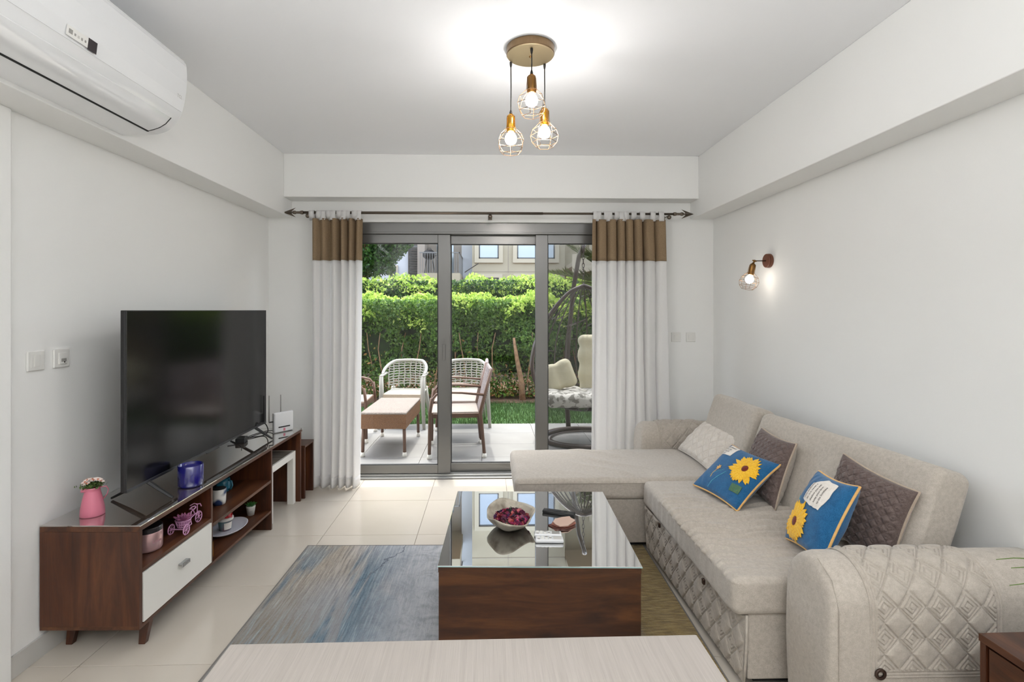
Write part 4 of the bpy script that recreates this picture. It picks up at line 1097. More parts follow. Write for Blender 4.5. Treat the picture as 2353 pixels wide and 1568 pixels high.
# ------------------------------------------------------------------ rug
def rugmat():
    m, n, l, p, out = nt('abstract_rug_pile')
    tc = n.new('ShaderNodeTexCoord')
    def mapn(scale, rot=0.0, loc=(0,0,0)):
        q = n.new('ShaderNodeMapping'); q.inputs['Scale'].default_value = scale; q.inputs['Rotation'].default_value = (0,0,rot); q.inputs['Location'].default_value = loc
        l.new(tc.outputs['Object'], q.inputs[0]); return q
    def noi(mp, sc, de=5, ro=.6, di=0.0):
        t_ = n.new('ShaderNodeTexNoise'); t_.inputs['Scale'].default_value = sc; t_.inputs['Detail'].default_value = de; t_.inputs['Roughness'].default_value = ro; t_.inputs['Distortion'].default_value = di
        l.new(mp.outputs[0], t_.inputs[0]); return t_
    def ramp(src, pts):
        c_ = n.new('ShaderNodeValToRGB'); e = c_.color_ramp.elements
        e[0].position, e[0].color = pts[0][0], hexc(*pts[0][1]); e[1].position, e[1].color = pts[-1][0], hexc(*pts[-1][1])
        for q in pts[1:-1]:
            k = e.new(q[0]); k.color = hexc(*q[1])
        l.new(src, c_.inputs[0]); return c_
    def mix(f, a, b_, mode='MIX'):
        x = n.new('ShaderNodeMixRGB'); x.blend_type = mode
        if isinstance(f, float): x.inputs[0].default_value = f
        else: l.new(f, x.inputs[0])
        l.new(a, x.inputs[1]); l.new(b_, x.inputs[2]); return x.outputs[0]
    mdiag = mapn((6, 1.0, 1), R(-14))
    streak = noi(mapn((60, 3, 1), R(-12)), 1.4, 6, .7, .5)
    base = ramp(streak.outputs[0], [(.36, (128,134,144)), (.50, (162,164,170)), (.62, (186,184,184))])
    beige = ramp(streak.outputs[0], [(.35, (122,114,104)), (.55, (172,161,147)), (.7, (190,182,170))])
    sx = n.new('ShaderNodeSeparateXYZ'); l.new(tc.outputs['Object'], sx.inputs[0])
    nb = noi(mapn((2.2, 1.2, 1), R(-20)), 1.6, 4)
    def lin(src, a, b_):
        r_ = n.new('ShaderNodeMapRange'); r_.inputs['From Min'].default_value = a; r_.inputs['From Max'].default_value = b_; l.new(src, r_.inputs[0]); return r_.outputs[0]
    def madd(a, b_, op='ADD', c_=None):
        k = n.new('ShaderNodeMath'); k.operation = op
        for i, q in enumerate((a, b_)):
            if isinstance(q, (int, float)): k.inputs[i].default_value = q
            else: l.new(q, k.inputs[i])
        return k.outputs[0]
    # x measured from the rug centre; left part beige, middle grey-blue, far right olive
    xx = madd(sx.outputs[0], madd(nb.outputs[0], .7, 'MULTIPLY'))
    col = mix(lin(xx, -.50, -.12), beige.outputs[0], base.outputs[0])
    blot = noi(mdiag, .62, 7, .62, .6)
    bm_ = lin(blot.outputs[0], .53, .585)
    ym = lin(sx.outputs[1], 1.05, .62)              # more blue away from the far edge
    bm2 = madd(bm_, madd(.25, madd(ym, .75, 'MULTIPLY')), 'MULTIPLY')
    blue_ = ramp(streak.outputs[0], [(.40, (66,92,110)), (.56, (104,128,144)), (.70, (170,182,190))])
    bm2 = madd(bm2, madd(.12, madd(lin(sx.outputs[0], -.28, -.55), .88, 'MULTIPLY')), 'MULTIPLY')
    col = mix(bm2, col, blue_.outputs[0])
    nr = madd(lin(sx.outputs[1], .66, .18), lin(streak.outputs[0], .40, .58), 'MULTIPLY')
    nr = madd(madd(nr, lin(sx.outputs[0], -.05, -.5), 'MULTIPLY'), .62, 'MULTIPLY')
    col = mix(nr, col, blue_.outputs[0])
    cloud = noi(mapn((3, 3, 1), R(30)), 3.2, 9, .75, 1.0)
    white_ = ramp(cloud.outputs[0], [(.42, (160,163,168)), (.52, (194,197,202)), (.66, (214,215,217))])
    col = mix(madd(lin(sx.outputs[0], -.60, -.15), .72, 'MULTIPLY'), col, white_.outputs[0])
    olive = ramp(noi(mapn((9, 70, 1), R(14)), 1.5, 5).outputs[0], [(.35, (112,92,52)), (.52, (146,124,76)), (.68, (176,156,104))])
    col = mix(lin(sx.outputs[0], .62, .80), col, olive.outputs[0])
    # a dark crack wandering across
    wob = noi(mapn((1,1,1)), 9, 5)
    ln = madd(madd(madd(sx.outputs[0], -.92, 'MULTIPLY'), madd(sx.outputs[1], .40, 'MULTIPLY')), madd(wob.outputs[0], .16, 'MULTIPLY'))
    ln = madd(madd(ln, -.865), 0, 'ADD'); ab = n.new('ShaderNodeMath'); ab.operation = 'ABSOLUTE'; l.new(ln, ab.inputs[0])
    ck = lin(ab.outputs[0], .009, .003)
    dk = n.new('ShaderNodeRGB'); dk.outputs[0].default_value = hexc(70,78,92)
    col = mix(madd(madd(ck, .8, 'MULTIPLY'), lin(sx.outputs[1], .45, .75), 'MULTIPLY'), col, dk.outputs[0])
    l.new(col, p.inputs['Base Color']); p.inputs['Roughness'].default_value = .95; p.inputs['Specular IOR Level'].default_value = .15
    p.inputs['Sheen Weight'].default_value = .2
    fine = noi(mapn((160, 26, 1), R(-12)), 1.0, 3)
    s2 = madd(fine.outputs[0], madd(cloud.outputs[0], 1.6, 'MULTIPLY'))
    bmp = n.new('ShaderNodeBump'); bmp.inputs['Strength'].default_value = .8; bmp.inputs['Distance'].default_value = .010
    l.new(s2, bmp.inputs['Height']); l.new(bmp.outputs[0], p.inputs['Normal'])
    return m
t = thing('rug', 'large abstract grey-blue rug with an olive side, under the coffee table', 'rug', (-.098, 2.16, 0), R(-.8))
obj('rug_pile', BX(-1.03,-.92,.0005,1.03,1.0,.008), rugmat(), t, bevel=.002)
bdr = mat('rug_binding', (120,116,112), .9)
obj('binding', J(BX(-1.036,-.926,0,-1.03,1.006,.008), BX(1.03,-.926,0,1.036,1.006,.008), BX(-1.03,1.0,0,1.03,1.006,.008), BX(-1.03,-.926,0,1.03,-.92,.008)), bdr, t)

# ------------------------------------------------------------------ coffee table and what lies on it
t = thing('coffee_table', 'square walnut coffee table with a reflective glass top', 'coffee table', (.213, 2.446, .008), R(-1.95))
cw, cl, ct = .4035, .417, .432
M['ctglass'] = mirrorish('table_glass', (88,80,74), .72, (.97,.98,.98))
obj('glass_top', BX(-cw-.003,-cl-.003,ct-.006,cw+.003,cl+.003,ct), M['ctglass'], t, bevel=.0012)
obj('glass_edge', J(BX(-cw-.0034,-cl-.0034,ct-.0055,cw+.0034,-cl-.003,ct-.001)), mat('green_glass_edge', (150,178,176), .15), t)
obj('top_board', BX(-cw,-cl,ct-.028,cw,cl,ct-.006), M['woodx'], t, bevel=.001)
obj('front_panel', BX(-cw+.0015,-cl+.0015,0,cw-.0015,-cl+.02,ct-.028), M['woodx'], t, bevel=.001)
obj('back_panel', BX(-cw+.0015,cl-.02,0,cw-.0015,cl-.0015,ct-.028), M['woodx'], t, bevel=.001)
obj('side_panel', BX(-cw+.0015,-cl+.02,0,-cw+.02,cl-.02,ct-.028), M['woody'], t, bevel=.001)
obj('side_panel', BX(cw-.02,-cl+.02,0,cw-.0015,cl-.02,ct-.028), M['woody'], t, bevel=.001)
ZT = ct + .008

# leaf-shaped bowl with potpourri
t = thing('bowl', 'freeform pale stone bowl with a dark foot on the coffee table', 'bowl', (.098, 2.41, ZT))
def bowl_r(a):
    # pointed towards the front and back, folded edge
    return .118*(1 + .13*math.cos(2*(a-R(78))) + .055*math.cos(4*a+.6) + .03*math.cos(7*a))
def bowl(u, v, off=0.0):
    a = 2*PI*u; s = v
    r = bowl_r(a)*(.30 + .72*s**.72) - off
    z = .006 + .062*s**1.7 + .014*s*s*math.sin(3*a+1.2) + .012*s*s*math.cos(a-R(100))
    return (r*math.cos(a), r*math.sin(a), z + off*.8)
obj('bowl_shell', GRID(bowl, 64, 12), mat('stone_outer', (186,178,162), .5, col2=(120,110,96), ns=18, nd=3, lo=.45, hi=.75), t, smooth=True, solid=.006)
obj('bowl_base', LATHE([(.034,0),(.037,.002),(.034,.009),(.001,.010)], 32), mat('dark_glaze', (38,34,32), .3), t, smooth=True)
obj('bowl_floor', GRID(lambda u, v: (bowl_r(2*PI*u)*.34*v*math.cos(2*PI*u), bowl_r(2*PI*u)*.34*v*math.sin(2*PI*u), .010), 40, 3), mat('stone_inner', (196,190,176), .5), t, smooth=True)
def potf(n):
    a = rs.uniform(0,2*PI,n); s = rs.rand(n)**.5
    r = np.array([bowl_r(x) for x in a])*.74*s
    z = .030 + .026*(1-s**2) + .012*rs.rand(n)
    return np.stack([r*np.cos(a)+.004, r*np.sin(a)-.006, z], 1)
M['pot1'] = leafmat('dried_petals', [(44,12,34),(128,22,70),(196,60,110),(30,16,30),(150,40,40),(210,120,120),(66,26,80),(30,56,42),(34,18,40)], .1, .6)
def petals(n, pos, size):
    P = pos(n); vs_, qs = [], []
    for i in range(n):
        d = Vector(rs.normal(size=3)); d.z = abs(d.z)*.6; d.normalize(); s_ = d.cross(Vector(rs.normal(size=3))).normalized(); nn = d.cross(s_)
        L = size*(.6+.8*rs.rand()); k = len(vs_); p = Vector(P[i])
        for (a_, b_, c_) in ((-.5,0,0),(-.2,.38,.16),(.25,.42,.22),(.5,.05,.1),(.25,-.42,.22),(-.2,-.38,.16),(0,0,-.1)):
            vs_.append(tuple(p + d*L*a_ + s_*L*b_ + nn*L*c_))
        for j in range(6): qs.append((k+j, k+(j+1) % 6, k+6))
    return vs_, qs
vv, qq = petals(260, potf, .026)
o = obj('potpourri', (vv, qq), M['pot1']); o.location = (.098, 2.41, ZT)
tag(o, 'heap of crimson, purple and black dried petals in the stone bowl', 'potpourri'); o['kind'] = 'stuff'

def remote_white(loc, rz, label):
    t = thing('remote_control', label, 'remote control', loc, rz)
    obj('remote_body', RBX(-.062,-.021,0,.062,.021,.017,.007,(4,2,1)), M['whiteg'], t, smooth=True)
    obj('remote_display', BX(.018,-.015,.0165,.052,.015,.0178), M['plastg'] if 'nearer' not in label else M['skirt'], t, bevel=.0004)
    for i in range(4):
        for j in range(3):
            obj('button', BX(-.052+.017*i,-.015+.011*j,.0165,-.041+.017*i,-.008+.011*j,.0186), M['plastg'] if (i+j) % 4 == 0 else M['plast'], t, bevel=.0008)
    return t
remote_white((.262, 2.243, ZT), R(-3), 'glossy white remote control on the coffee table, the nearer of the white pair')
remote_white((.262, 2.297, ZT), R(-4), 'white remote control lying just behind its white twin on the glass')
t = thing('remote_control', 'slim black remote control behind the coasters', 'remote control', (.345, 2.545, ZT), math.atan2(-.058,.153))
obj('remote_body', RBX(-.082,-.017,0,.082,.017,.016,.006,(4,2,1)), M['black'], t, smooth=True)
obj('button_pad', BX(-.06,-.011,.0155,.01,.011,.0172), mat('dark_rubber', (44,44,46), .6), t, bevel=.001)
obj('button', BX(.025,-.008,.0155,.045,.008,.0175), M['alud'], t, bevel=.001)
cm = [mat('coaster_dark', (96,54,44), .5), mat('coaster_mid', (150,98,84), .5), mat('coaster_top', (202,172,156), .5)]
lbls = ['dark brown leather coaster at the bottom of the small stack', 'reddish coaster in the middle of the small stack', 'pale pink coaster topping the small stack beside the white remotes']
for k in range(3):
    r9 = random.Random(20+k)
    poly = []
    for i in range(10):
        a = 2*PI*i/10 + r9.uniform(-.15,.15); rr = .056*r9.uniform(.85,1.12)
        poly.append((rr*math.cos(a)*1.08, rr*math.sin(a)*.82))
    o = obj('coaster', EXTR(poly, 0, .0045, 'z'), cm[k], None, bevel=.001, fix=True)
    o.location = (.343+.004*k, 2.405+.007*k, ZT + .0001 + .0068*k); o.rotation_euler = (R(1.5*(k>0)), 0, R(17*k))
    tag(o, lbls[k], 'coaster', 'stack of coasters')

# ------------------------------------------------------------------ sofa
def quilt_h(u, v, Wd=.092, Hd=.10, rings=6.0):
    x, y = u/Wd, v/Hd; a, b_ = x+y, x-y
    ia, ib = round(a), round(b_); da, db = a-ia, b_-ib
    r = max(abs(da), abs(db)); e = .5-r
    h = -.0050*math.exp(-(e/.036)**2)
    if (ia+ib) % 2 == 0:
        th = math.atan2(db, da)/(2*PI)
        s = (r*rings - th) % 1.0; dd = min(s, 1-s)
        if .07 < r < .47: h -= .0046*math.exp(-(dd/.16)**2)
        h += .0012
    else:
        h += .0055*(1-(2*r)**3)
    return h
SX0 = .925; ST = .432
t = thing('sectional_sofa', 'beige fabric corner sofa with a chaise along the garden door', 'sofa', (0,0,0))
def wrinkle(p, d):
    h = 0.0
    if d.z > .3:
        # crumpled loose cover between the two blue cushions
        cx_ = math.exp(-((p.y-2.42)/.33)**2)
        q = p.y*105 + 3.2*mnoise.noise(Vector((p.x*4.5, p.y*3, 2))) + 1.8*(p.x-1.2)
        h += cx_*.022*max(0, math.sin(q))**1.5*(0.4+1.2*max(0, mnoise.noise(Vector((p.x*5, p.y*9, 7)))+.35))
        h += cx_*.016*mnoise.noise(Vector((p.x*3.0, p.y*22, 4)))
        h += .003*mnoise.noise(Vector((p.x*6, p.y*6, 1)))
        h += .016*math.exp(-(((p.x-1.32)/.10)**2 + ((p.y-2.46)/.07)**2))
    elif d.x < -.3:
        h += .0035*mnoise.noise(Vector((p.y*26, p.z*5, 3))) + .002*math.sin(p.y*90)*max(0, mnoise.noise(Vector((p.y*3,0,1)))) 
    return p + d*h
obj('seat_cushion', RBX(SX0, 1.925, .286, 1.60, 3.075, ST, .032, (60,240,6), wrinkle), M['sofa'], t, smooth=True)
obj('seat_base', BX(.990, 1.945, .035, 1.72, 3.075, .288), M['sofa'], t, bevel=.008)
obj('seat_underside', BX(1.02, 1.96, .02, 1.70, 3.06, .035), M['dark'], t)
# quilted skirt hanging over the front of the base
def skirt(u, v):
    y = 3.055 - 1.115*u; z = .283 - .250*v
    top = .935 + .050*u; x = top + (.948+.024*u-top)*v**1.2 - .004
    h = quilt_h(u*1.115+.03, v*.250+.055, .088, .105)
    edge = min(1, u/.02, (1-u)/.015, v/.03, (1-v)/.03)
    return (x - (h+.004)*max(edge,0) , y, z)
obj('quilted_skirt', GRID(skirt, 460, 110), M['sofaq'], t, smooth=True)
obj('skirt_edge', TUBE([(.986,1.941,.286),(.984,1.940,.2),(.979,1.940,.10),(.973,1.940,.034)], .006, 6), M['sofaq'], t, smooth=True)
for yy in (2.78, 2.20):
    obj('pull_tab', BX(.922, yy-.009, .268, .933, yy+.009, .292), M['rubber'], t, bevel=.003)
# chaise
def wr2(p, d):
    h = 0.0
    if d.z > .3:
        f = math.exp(-((p.y-3.13)/.09)**2)
        h += .014*f*max(0, mnoise.noise(Vector((p.x*11, p.y*6, 5)))) + .007*mnoise.noise(Vector((p.x*5+p.y*3, p.y*5, 9)))
        h += .006*max(0, math.sin(p.x*22+p.y*30+2*mnoise.noise(p*4)))*math.exp(-((p.x-.75)/.3)**2)
    elif d.y < -.3:
        h += .002*mnoise.noise(Vector((p.x*12, p.z*30, 5)))
    return p + d*h
obj('chaise_cushion', RBX(.150, 3.085, .302, 1.60, 3.765, .434, .034, (100,50,6), wr2), M['sofa'], t, smooth=True)
obj('chaise_seam', TUBE([(.175,3.084,.408),(.6,3.082,.409),(1.0,3.082,.408),(1.45,3.082,.409)], .0022, 5), M['sofaq'], t)
obj('chaise_base', BX(.21, 3.105, .035, 1.72, 3.755, .303), M['sofa'], t, bevel=.008)
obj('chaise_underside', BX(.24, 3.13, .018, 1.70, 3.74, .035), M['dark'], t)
for (x, y) in ((.3,3.2),(.3,3.68),(1.1,3.2),(1.08,2.05),(1.08,2.9),(1.8,3.68),(1.8,2.05)):
    obj('foot', LATHE([(.018,0),(.022,.036)], 12, (x,y,0)), M['dark'], t)
# backrests, leaning to the wall
def back(y0, y1, xb, xt, zb_, zt_, th, name, ang=0.0):
    L = math.hypot(xt-xb, zt_-zb_); tilt = math.atan2(xt-xb, zt_-zb_)
    g = RBX(0, y0, 0, th, y1, L, .042, (3,40,16), lambda p, d: p + d*(.004*mnoise.noise(p*5) + .006*math.sin(PI*min(max(p.z/L,0),1))*(1 if d.x < -.5 else 0)))
    return obj(name, XF(g, T(xb,0,zb_) @ RY(tilt)), M['sofa'], t, smooth=True)
bm1 = back(1.92, 3.035, 1.475, 1.635, .385, .856, .16, 'backrest')
bm1.matrix_local = T(1.635,2.99,0) @ RZ(R(5.5)) @ T(-1.635,-2.99,0)
back(3.065, 3.66, 1.475, 1.615, .385, .868, .15, 'chaise_backrest')
# armrests: rounded section swept along x
def arm_sec(yc, w, zt_, zb_):
    pts = []
    hw = w/2; r = hw*.96
    for i in range(7): pts.append((yc-hw, zb_ + (zt_-r-zb_)*i/6))
    for i in range(1,16):
        a = PI - PI*i/15
        pts.append((yc + hw*math.cos(a), zt_-r + r*math.sin(a)))
    for i in range(1,7): pts.append((yc+hw, zt_-r - (zt_-r-zb_)*i/6))
    return pts
def arm(x0, x1, yc, w, zt_, name):
    sec = arm_sec(yc, w, zt_, .035); n = len(sec)
    stx = [(x0,.0),(x0+.004,.55),(x0+.014,.78),(x0+.03,.92),(x0+.055,1.0)] + [(x0+.055+(x1-x0-.055)*i/12,1.0) for i in range(1,13)]
    v, f = [], []
    for (x, s) in stx:
        for (y, z) in sec:
            ss = 1-(1-s)*.26
            bulge = .012*math.exp(-((x-x0)/.25)**2)
            v.append((x - (.012*math.sin(PI*min(1,z/.6)) if s < 1 else 0), yc+(y-yc)*(ss)*(1+bulge), .035+(z-.035)*(1-(1-s)*.10)))
    for i in range(len(stx)-1):
        for k in range(n-1): f.append((i*n+k, i*n+k+1, (i+1)*n+k+1, (i+1)*n+k))
    c = len(v); v.append((x0-.014, yc, .33))
    for k in range(n-1): f.append((c, k+1, k))
    f.append((c, 0, n-1)); f.append(tuple((len(stx)-1)*n+k for k in range(n)))
    return obj(name, (v, f), M['sofa'], t, smooth=True, fix=True)
NA = (1.112, 1.905, 1.765, .262, .606)
FA = (1.135, 1.905, 3.892, .225, .606)
arm(*NA[:2], NA[2], NA[3], NA[4], 'armrest'); arm(*FA[:2], FA[2], FA[3], FA[4], 'armrest')
def arm_path(yc, w, zt_, zb_near, zb_far):
    """arclength-parametrised path over the arm from the near bottom to the far bottom"""
    hw = w/2; r = hw*.96; seg1 = (zt_-r)-zb_near; seg2 = PI*hw*.98; seg3 = (zt_-r)-zb_far; Lt = seg1+seg2+seg3
    def f(s):
        d = s*Lt
        if d < seg1: return (yc-hw, zb_near+d, -1, 0, d)
        if d < seg1+seg2:
            a = PI - PI*(d-seg1)/seg2; return (yc+hw*math.cos(a), zt_-r+r*math.sin(a), math.cos(a), math.sin(a), d)
        return (yc+hw, zt_-r-(d-seg1-seg2), 1, 0, d)
    return f, Lt
def cover(x0, x1, A, zn, zf, nu, nv, name, seed=0):
    f, Lt = arm_path(A[2], A[3], A[4], zn, zf)
    Wd = x1-x0
    def g(u, v):
        y, z, ny, nz, d = f(v); xx = u*Wd
        e = min(xx, Wd-xx, d if d < Lt/2 else Lt-d)
        if e < .024:      # bordered edge with two stitch lines
            h = .004 - .0028*math.exp(-((e-.008)/.0025)**2) - .0028*math.exp(-((e-.019)/.0025)**2)
            h *= min(1, e/.003)
        else: h = .006 + quilt_h(xx-.045, d-.03, .092, .100)
        return (x0+xx, y+ny*(h+.0015), z+nz*(h+.0015))
    return obj(name, GRID(g, nu, nv), M['sofaq'], t, smooth=True)
q1 = cover(1.232, 1.672, NA, .262, .44, 300, 340, 'quilted_cover')
q2 = cover(1.262, 1.60, FA, .40, .30, 150, 150, 'quilted_cover')
for (x, z) in ((1.262,.281),(1.645,.290)):
    e = obj('eyelet', XF(LATHE([(.009,-.001),(.0185,-.001),(.0185,.003),(.015,.005),(.009,.003)], 24, cap=False), T(x, NA[2]-NA[3]/2-.009, z) @ RX(PI/2)), M['rubber'], q1, smooth=True)
obj('arm_seam', TUBE([(1.132, NA[2]-NA[3]/2-.002, .06+.06*i) for i in range(8)]+[(1.130,NA[2]-.10,.565),(1.128,NA[2]-.03,.603)], .0016, 5), M['sofaq'], t)

# ------------------------------------------------------------------ cushions
def pillow(name, label, bl, br, tl, thick, fm, bmat, pipe=None, facing=1, hfn=None, n=44, flat=.42, tag_fn=None, group=None, n2=None):
    bl, br, tl = Vector(bl), Vector(br), Vector(tl)
    c = (br+tl)/2; ex = (br-bl)/2; ey = (tl-bl)/2; nn = ex.cross(ey).normalized()*facing
    t = thing(name, label, 'cushion', tuple(c), 0, group)
    lx, ly = ex.length, ey.length
    def surf(u, v, side, off=0.0):
        x = u*(1-.085*(1-v*v)*abs(u)); y = v*(1-.085*(1-u*u)*abs(v))
        q = max(0, (1-u*u))*max(0, (1-v*v))
        th = thick*.5*q**flat
        h = hfn(u*lx, v*ly) if hfn else 0
        wr = .004*mnoise.noise(Vector((u*2.3+lx*31, v*2.3, side*3+c.x*7)))*min(1,q*3) + .0025*math.sin(9*u*v*3+v*6)*(abs(u*v)**1.2)*min(1, q*6)
        return ex*x + ey*y + nn*(side*(th+.004) + (h + off + wr)*side*min(1, q*12))
    fr = obj('cushion_front', GRID(lambda a, b_: surf(-1+2*a, -1+2*b_, 1), n, n), fm, t, smooth=True)
    bk = obj('cushion_back', GRID(lambda a, b_: surf(-1+2*a, -1+2*b_, -1), 24, 24), bmat, t, smooth=True)
    per = []
    for i in range(24): per.append((-1+2*i/24, -1))
    for i in range(24): per.append((1, -1+2*i/24))
    for i in range(24): per.append((1-2*i/24, 1))
    for i in range(24): per.append((-1, 1-2*i/24))
    pts = [(surf(a, b_, 1)+surf(a, b_, -1))/2 for a, b_ in per]
    pr = .0055 if pipe else .0048
    obj('piping' if pipe else 'edge_seam', TUBE(pts, pr, 7, True), pipe or fm, t, smooth=True)
    return t, fr, surf, lx, ly
def petal_geo(surf, lx, ly, cx_, cy_, ang, L, w, off):
    vs_, f = [], []
    for i in range(5):
        s = i/4; ww = w*math.sin(PI*min(.98,(s*.86+.1)))**.8*(1 if s < .99 else 0.02)
        for k in (-1, 0, 1):
            px_ = cx_ + math.cos(ang)*L*s - math.sin(ang)*ww*k; py_ = cy_ + math.sin(ang)*L*s + math.cos(ang)*ww*k
            vs_.append(tuple(surf(max(-.99,min(.99,px_/lx)), max(-.99,min(.99,py_/ly)), 1, off + (.0025 if k == 0 else 0) + .0015*s)))
    for i in range(4):
        for k in range(2): f.append((i*3+k, i*3+k+1, i*3+k+4, i*3+k+3))
    return vs_, f
def sunflower(t, fr, surf, lx, ly, cx_, cy_, rad, rc, seed, n=34):
    r = random.Random(seed)
    for ring_ in range(2):
        for i in range(n//2 + 3):
            a = 2*PI*(i+.5*ring_)/(n//2+3) + r.uniform(-.08,.08)
            obj('petal', petal_geo(surf, lx, ly, cx_+math.cos(a)*rc*.7, cy_+math.sin(a)*rc*.7, a+r.uniform(-.12,.12), rad*(1-.1*ring_)*r.uniform(.8,1.12)-rc*.7, rad*.14, .0025+.0018*ring_), M['yellow'], fr, solid=.0012)
    pts, f = [tuple(surf(cx_/lx, cy_/ly, 1, .0085))], []
    for j in (1, 2, 3):
        for k in range(20):
            a = 2*PI*k/20; rr = rc*j/3
            pts.append(tuple(surf((cx_+rr*math.cos(a))/lx, (cy_+rr*math.sin(a))/ly, 1, .008-.0008*j*j)))
    for k in range(20): f.append((0, 1+k, 1+(k+1) % 20))
    for j in range(2):
        for k in range(20): f.append((1+j*20+k, 1+(j+1)*20+k, 1+(j+1)*20+(k+1) % 20, 1+j*20+(k+1) % 20))
    obj('flower_heart', (pts, f), M['maroon'], fr, smooth=True)
def thread(fr, surf, lx, ly, pts, r, m, name='stitching'):
    P = [tuple(surf(x/lx, y/ly, 1, .0015)) for x, y in pts]
    return obj(name, TUBE(P, r, 5), m, fr)
def note(fr, surf, lx, ly, poly, lines, size, rot, org, lh, m='patch', nm='felt_note'):
    # felt patch: fan grid following the cushion
    cx_ = sum(p[0] for p in poly)/len(poly); cy_ = sum(p[1] for p in poly)/len(poly)
    dense = []
    for i in range(len(poly)):
        a, b_ = poly[i], poly[(i+1) % len(poly)]
        for k in range(6): dense.append((a[0]+(b_[0]-a[0])*k/6, a[1]+(b_[1]-a[1])*k/6))
    nd = len(dense); vs_, f = [tuple(surf(cx_/lx, cy_/ly, 1, .003))], []
    for j in range(1, 6):
        for (x, y) in dense:
            s = j/5*(1+.02*math.sin(x*400)*(j == 5)); vs_.append(tuple(surf((cx_+(x-cx_)*s)/lx, (cy_+(y-cy_)*s)/ly, 1, .003)))
    for k in range(nd): f.append((0, 1+k, 1+(k+1) % nd))
    for j in range(4):
        for k in range(nd): f.append((1+j*nd+k, 1+(j+1)*nd+k, 1+(j+1)*nd+(k+1) % nd, 1+j*nd+(k+1) % nd))
    pm = obj(nm, (vs_, f), M[m], fr, solid=.002)
    if not lines: return
    cr_, sr_ = math.cos(rot), math.sin(rot)
    gs = []
    for i, s in enumerate(lines):
        g = text_mesh(s, size)
        vv = []
        for x, y, z in g[0]:
            x_ = x*.82; y_ = y - i*lh
            X_ = org[0] + x_*cr_ - y_*sr_; Y_ = org[1] + x_*sr_ + y_*cr_
            vv.append(tuple(surf(X_/lx, Y_/ly, 1, .0052)))
        gs.append((vv, g[1]))
    obj('lettering', J(*gs), M['ink'], fr)
# cream quilted cushion on the chaise
pillow('cushion', 'cream cushion quilted in square spirals, leaning in the sofa corner', (1.372,3.69,.448), (1.378,3.165,.448), (1.575,3.69,.648), .12, M['cream'], M['cream'], None, 1, lambda x, y: quilt_h(x, y, .082, .082, 5), 150)
# brown cushion behind the first blue one
pillow('cushion', 'brown quilted cushion with a beige back, standing behind the flat blue cushion', (1.47,2.935,.440), (1.455,2.575,.440), (1.592,2.955,.768), .13, M['brownp'], M['sofa'], M['pipeb'], 1, lambda x, y: .8*quilt_h(x, y, .04, .04, 3), 120)
# flat blue cushion
tt, fr, sf, lx, ly = pillow('cushion', 'blue cushion with a sunflower facing up, propped on the far brown cushion', (1.175,2.925,.450), (1.240,2.535,.450), (1.440,3.005,.655), .10, M['blue'], M['blue'], M['gold'], 1, None, 60)
sunflower(tt, fr, sf, lx, ly, .095, .038, .098, .030, 3)
thread(fr, sf, lx, ly, [(.0,-.03),(-.03,-.08),(-.05,-.12),(-.06,-.16)], .0018, M['teal'])
thread(fr, sf, lx, ly, [(-.02,-.02),(-.07,-.06),(-.10,-.09)], .0014, M['teal'])
thread(fr, sf, lx, ly, [(-.075,-.03),(-.085,-.07),(-.08,-.10)], .0014, M['gold'])
for k in range(6):
    obj('petal', petal_geo(sf, lx, ly, -.075, -.022, k*PI/3, .018, .005, .002), M['gold'], fr, solid=.001)
note(fr, sf, lx, ly, [(.095,-.070),(.165,-.062),(.168,-.108),(.10,-.115)], [], .01, 0, (0,0), .01, 'greenth', 'embroidered_patch')
note(fr, sf, lx, ly, [(-.175,.07),(-.075,.075),(-.070,.155),(-.17,.163)], ['Sunflowers', 'are like', 'friends:', 'loyal'], .021, R(3), (-.166,.135), .020)
# near brown cushion
pillow('cushion', 'brown quilted cushion with a beige back, against the near end of the backrest', (1.515,2.315,.475), (1.560,1.955,.425), (1.620,2.305,.800), .13, M['brownp'], M['sofa'], M['pipeb'], 1, lambda x, y: .8*quilt_h(x, y, .04, .04, 3), 120)
# upright blue cushion
tt, fr, sf, lx, ly = pillow('cushion', 'blue cushion with a sunflower and a written note, standing beside the near armrest', (1.315,2.240,.445), (1.272,1.930,.480), (1.478,2.262,.735), .12, M['blue'], M['blue'], M['gold'], 1, None, 60)
sunflower(tt, fr, sf, lx, ly, -.040, -.080, .100, .031, 9)
thread(fr, sf, lx, ly, [(-.06,-.02),(-.10,.02),(-.13,.03)], .0018, M['teal'])
note(fr, sf, lx, ly, [(-.050,.025),(.02,.012),(.085,.010),(.105,.075),(.095,.140),(.02,.150),(-.045,.110)], ['what sunflowers', 'do: it is never a', 'shadow you see', 'keep your face', 'to the Sunshine'], .0165, PI/2, (-.030,.030), .0245)

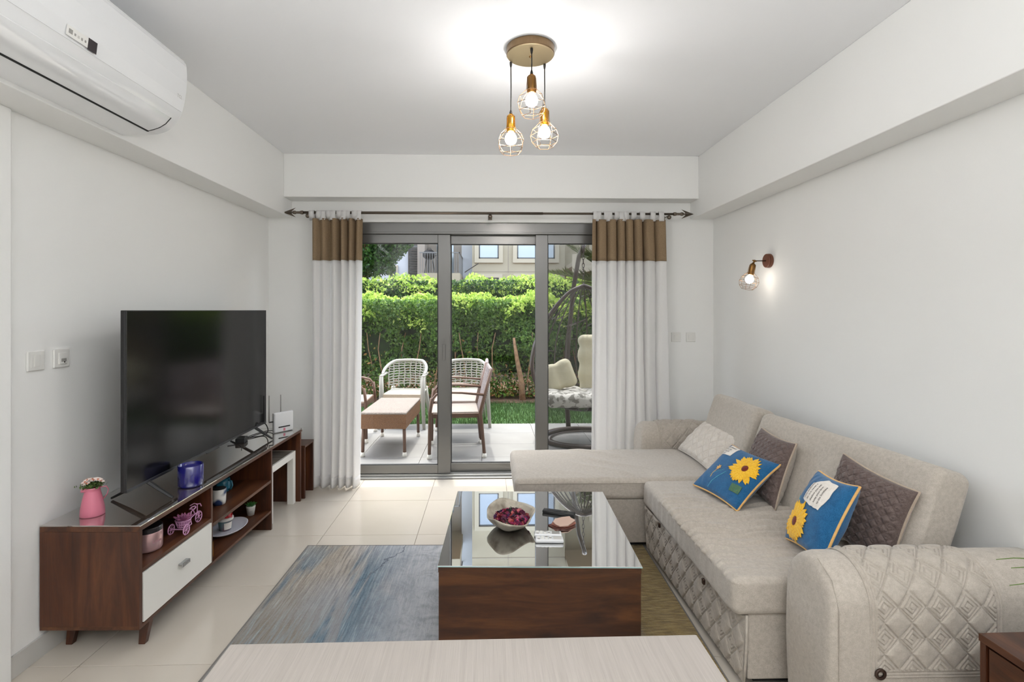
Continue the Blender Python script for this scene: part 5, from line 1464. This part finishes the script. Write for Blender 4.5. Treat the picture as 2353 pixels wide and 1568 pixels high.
# ------------------------------------------------------------------ furniture next to the camera
t = thing('dining_table', 'pale washed wood dining table at the bottom edge of the view', 'table', (-.049, 1.1015, 0), R(.55))
obj('table_top', BX(-.5, -1.7, .724, .5, 0, .750), M['beech'], t, bevel=.003)
obj('table_apron', J(BX(-.44,-1.62,.65,.44,-1.60,.724), BX(-.44,-.10,.65,.44,-.08,.724), BX(-.44,-1.6,.65,-.42,-.1,.724), BX(.42,-1.6,.65,.44,-.1,.724)), M['beech'], t)
for x in (-.45, .39):
    for y in (-.14, -1.64):
        obj('leg', BX(x, y, 0.0, x+.06, y+.06, .724), M['beech'], t, bevel=.003)
t = thing('side_cabinet', 'brown wooden side cabinet beside the near armrest, at the edge of the view', 'cabinet', (1.452, 1.485, 0), R(1.0))
obj('top_board', BX(-.004,-.50,.478,.46,0,.500), M['woody'], t, bevel=.0015)
obj('side_panel', BX(.0,-.018,0,.45,-.001,.478), M['wood'], t, bevel=.001)
obj('side_panel', BX(.0,-.50,0,.45,-.482,.478), M['wood'], t, bevel=.001)
obj('back_panel', BX(.44,-.482,.02,.45,-.018,.478), M['wood'], t)
for k in range(2):
    d_ = obj('drawer_front', BX(.004,-.478,.06+.208*k,.018,-.024,.262+.206*k), M['woody'], t, bevel=.001)
    obj('knob', XF(LATHE([(.006,0),(.006,.012),(.012,.016),(.011,.022)], 14), T(.004,-.25,.165+.207*k) @ RY(-PI/2)), M['antique'], d_, smooth=True)
obj('plinth', BX(.02,-.48,0,.44,-.02,.06), M['wood'], t)
t = thing('potted_plant', 'plant with long thin leaves whose tips reach in beside the near armrest', 'plant', (1.67, 1.22, .500))
obj('pot', LATHE([(.06,0),(.085,.13),(.09,.135),(.09,.15),(.08,.15),(.075,.12),(.001,.12)], 28, cap=False), M['white'], t, smooth=True)
ml = leafmat('blade_leaf', [(70,100,50),(120,150,70)], .3)
def blade(p0, p1, p2, w=.006):
    vs_, f = [], []
    p0, p1, p2 = Vector(p0), Vector(p1), Vector(p2)
    for i in range(11):
        s = i/10; p = p0*(1-s)**2 + p1*2*s*(1-s) + p2*s*s; d = (p1-p0)*(1-s)+(p2-p1)*s
        sd_ = d.cross(Vector((0,0,1))).normalized()*w*(1-s**2.2+.02)
        vs_ += [tuple(p-sd_), tuple(p+Vector((0,0,-.002))), tuple(p+sd_)]
    for i in range(10):
        for k in range(2): f.append((i*3+k, i*3+k+1, i*3+k+4, i*3+k+3))
    return vs_, f
for (e, h) in (((-.345,.09,.305),.36), ((-.310,.085,.285),.33), ((-.325,.075,.245),.30), ((.05,.22,.30),.4), ((.12,-.2,.26),.4), ((-.05,-.28,.28),.42), ((.16,.1,.3),.4), ((-.15,-.25,.25),.4), ((.02,.05,.42),.3)):
    obj('leaf', blade((0,0,.12), (e[0]*.45, e[1]*.45, h), e), ml, t)
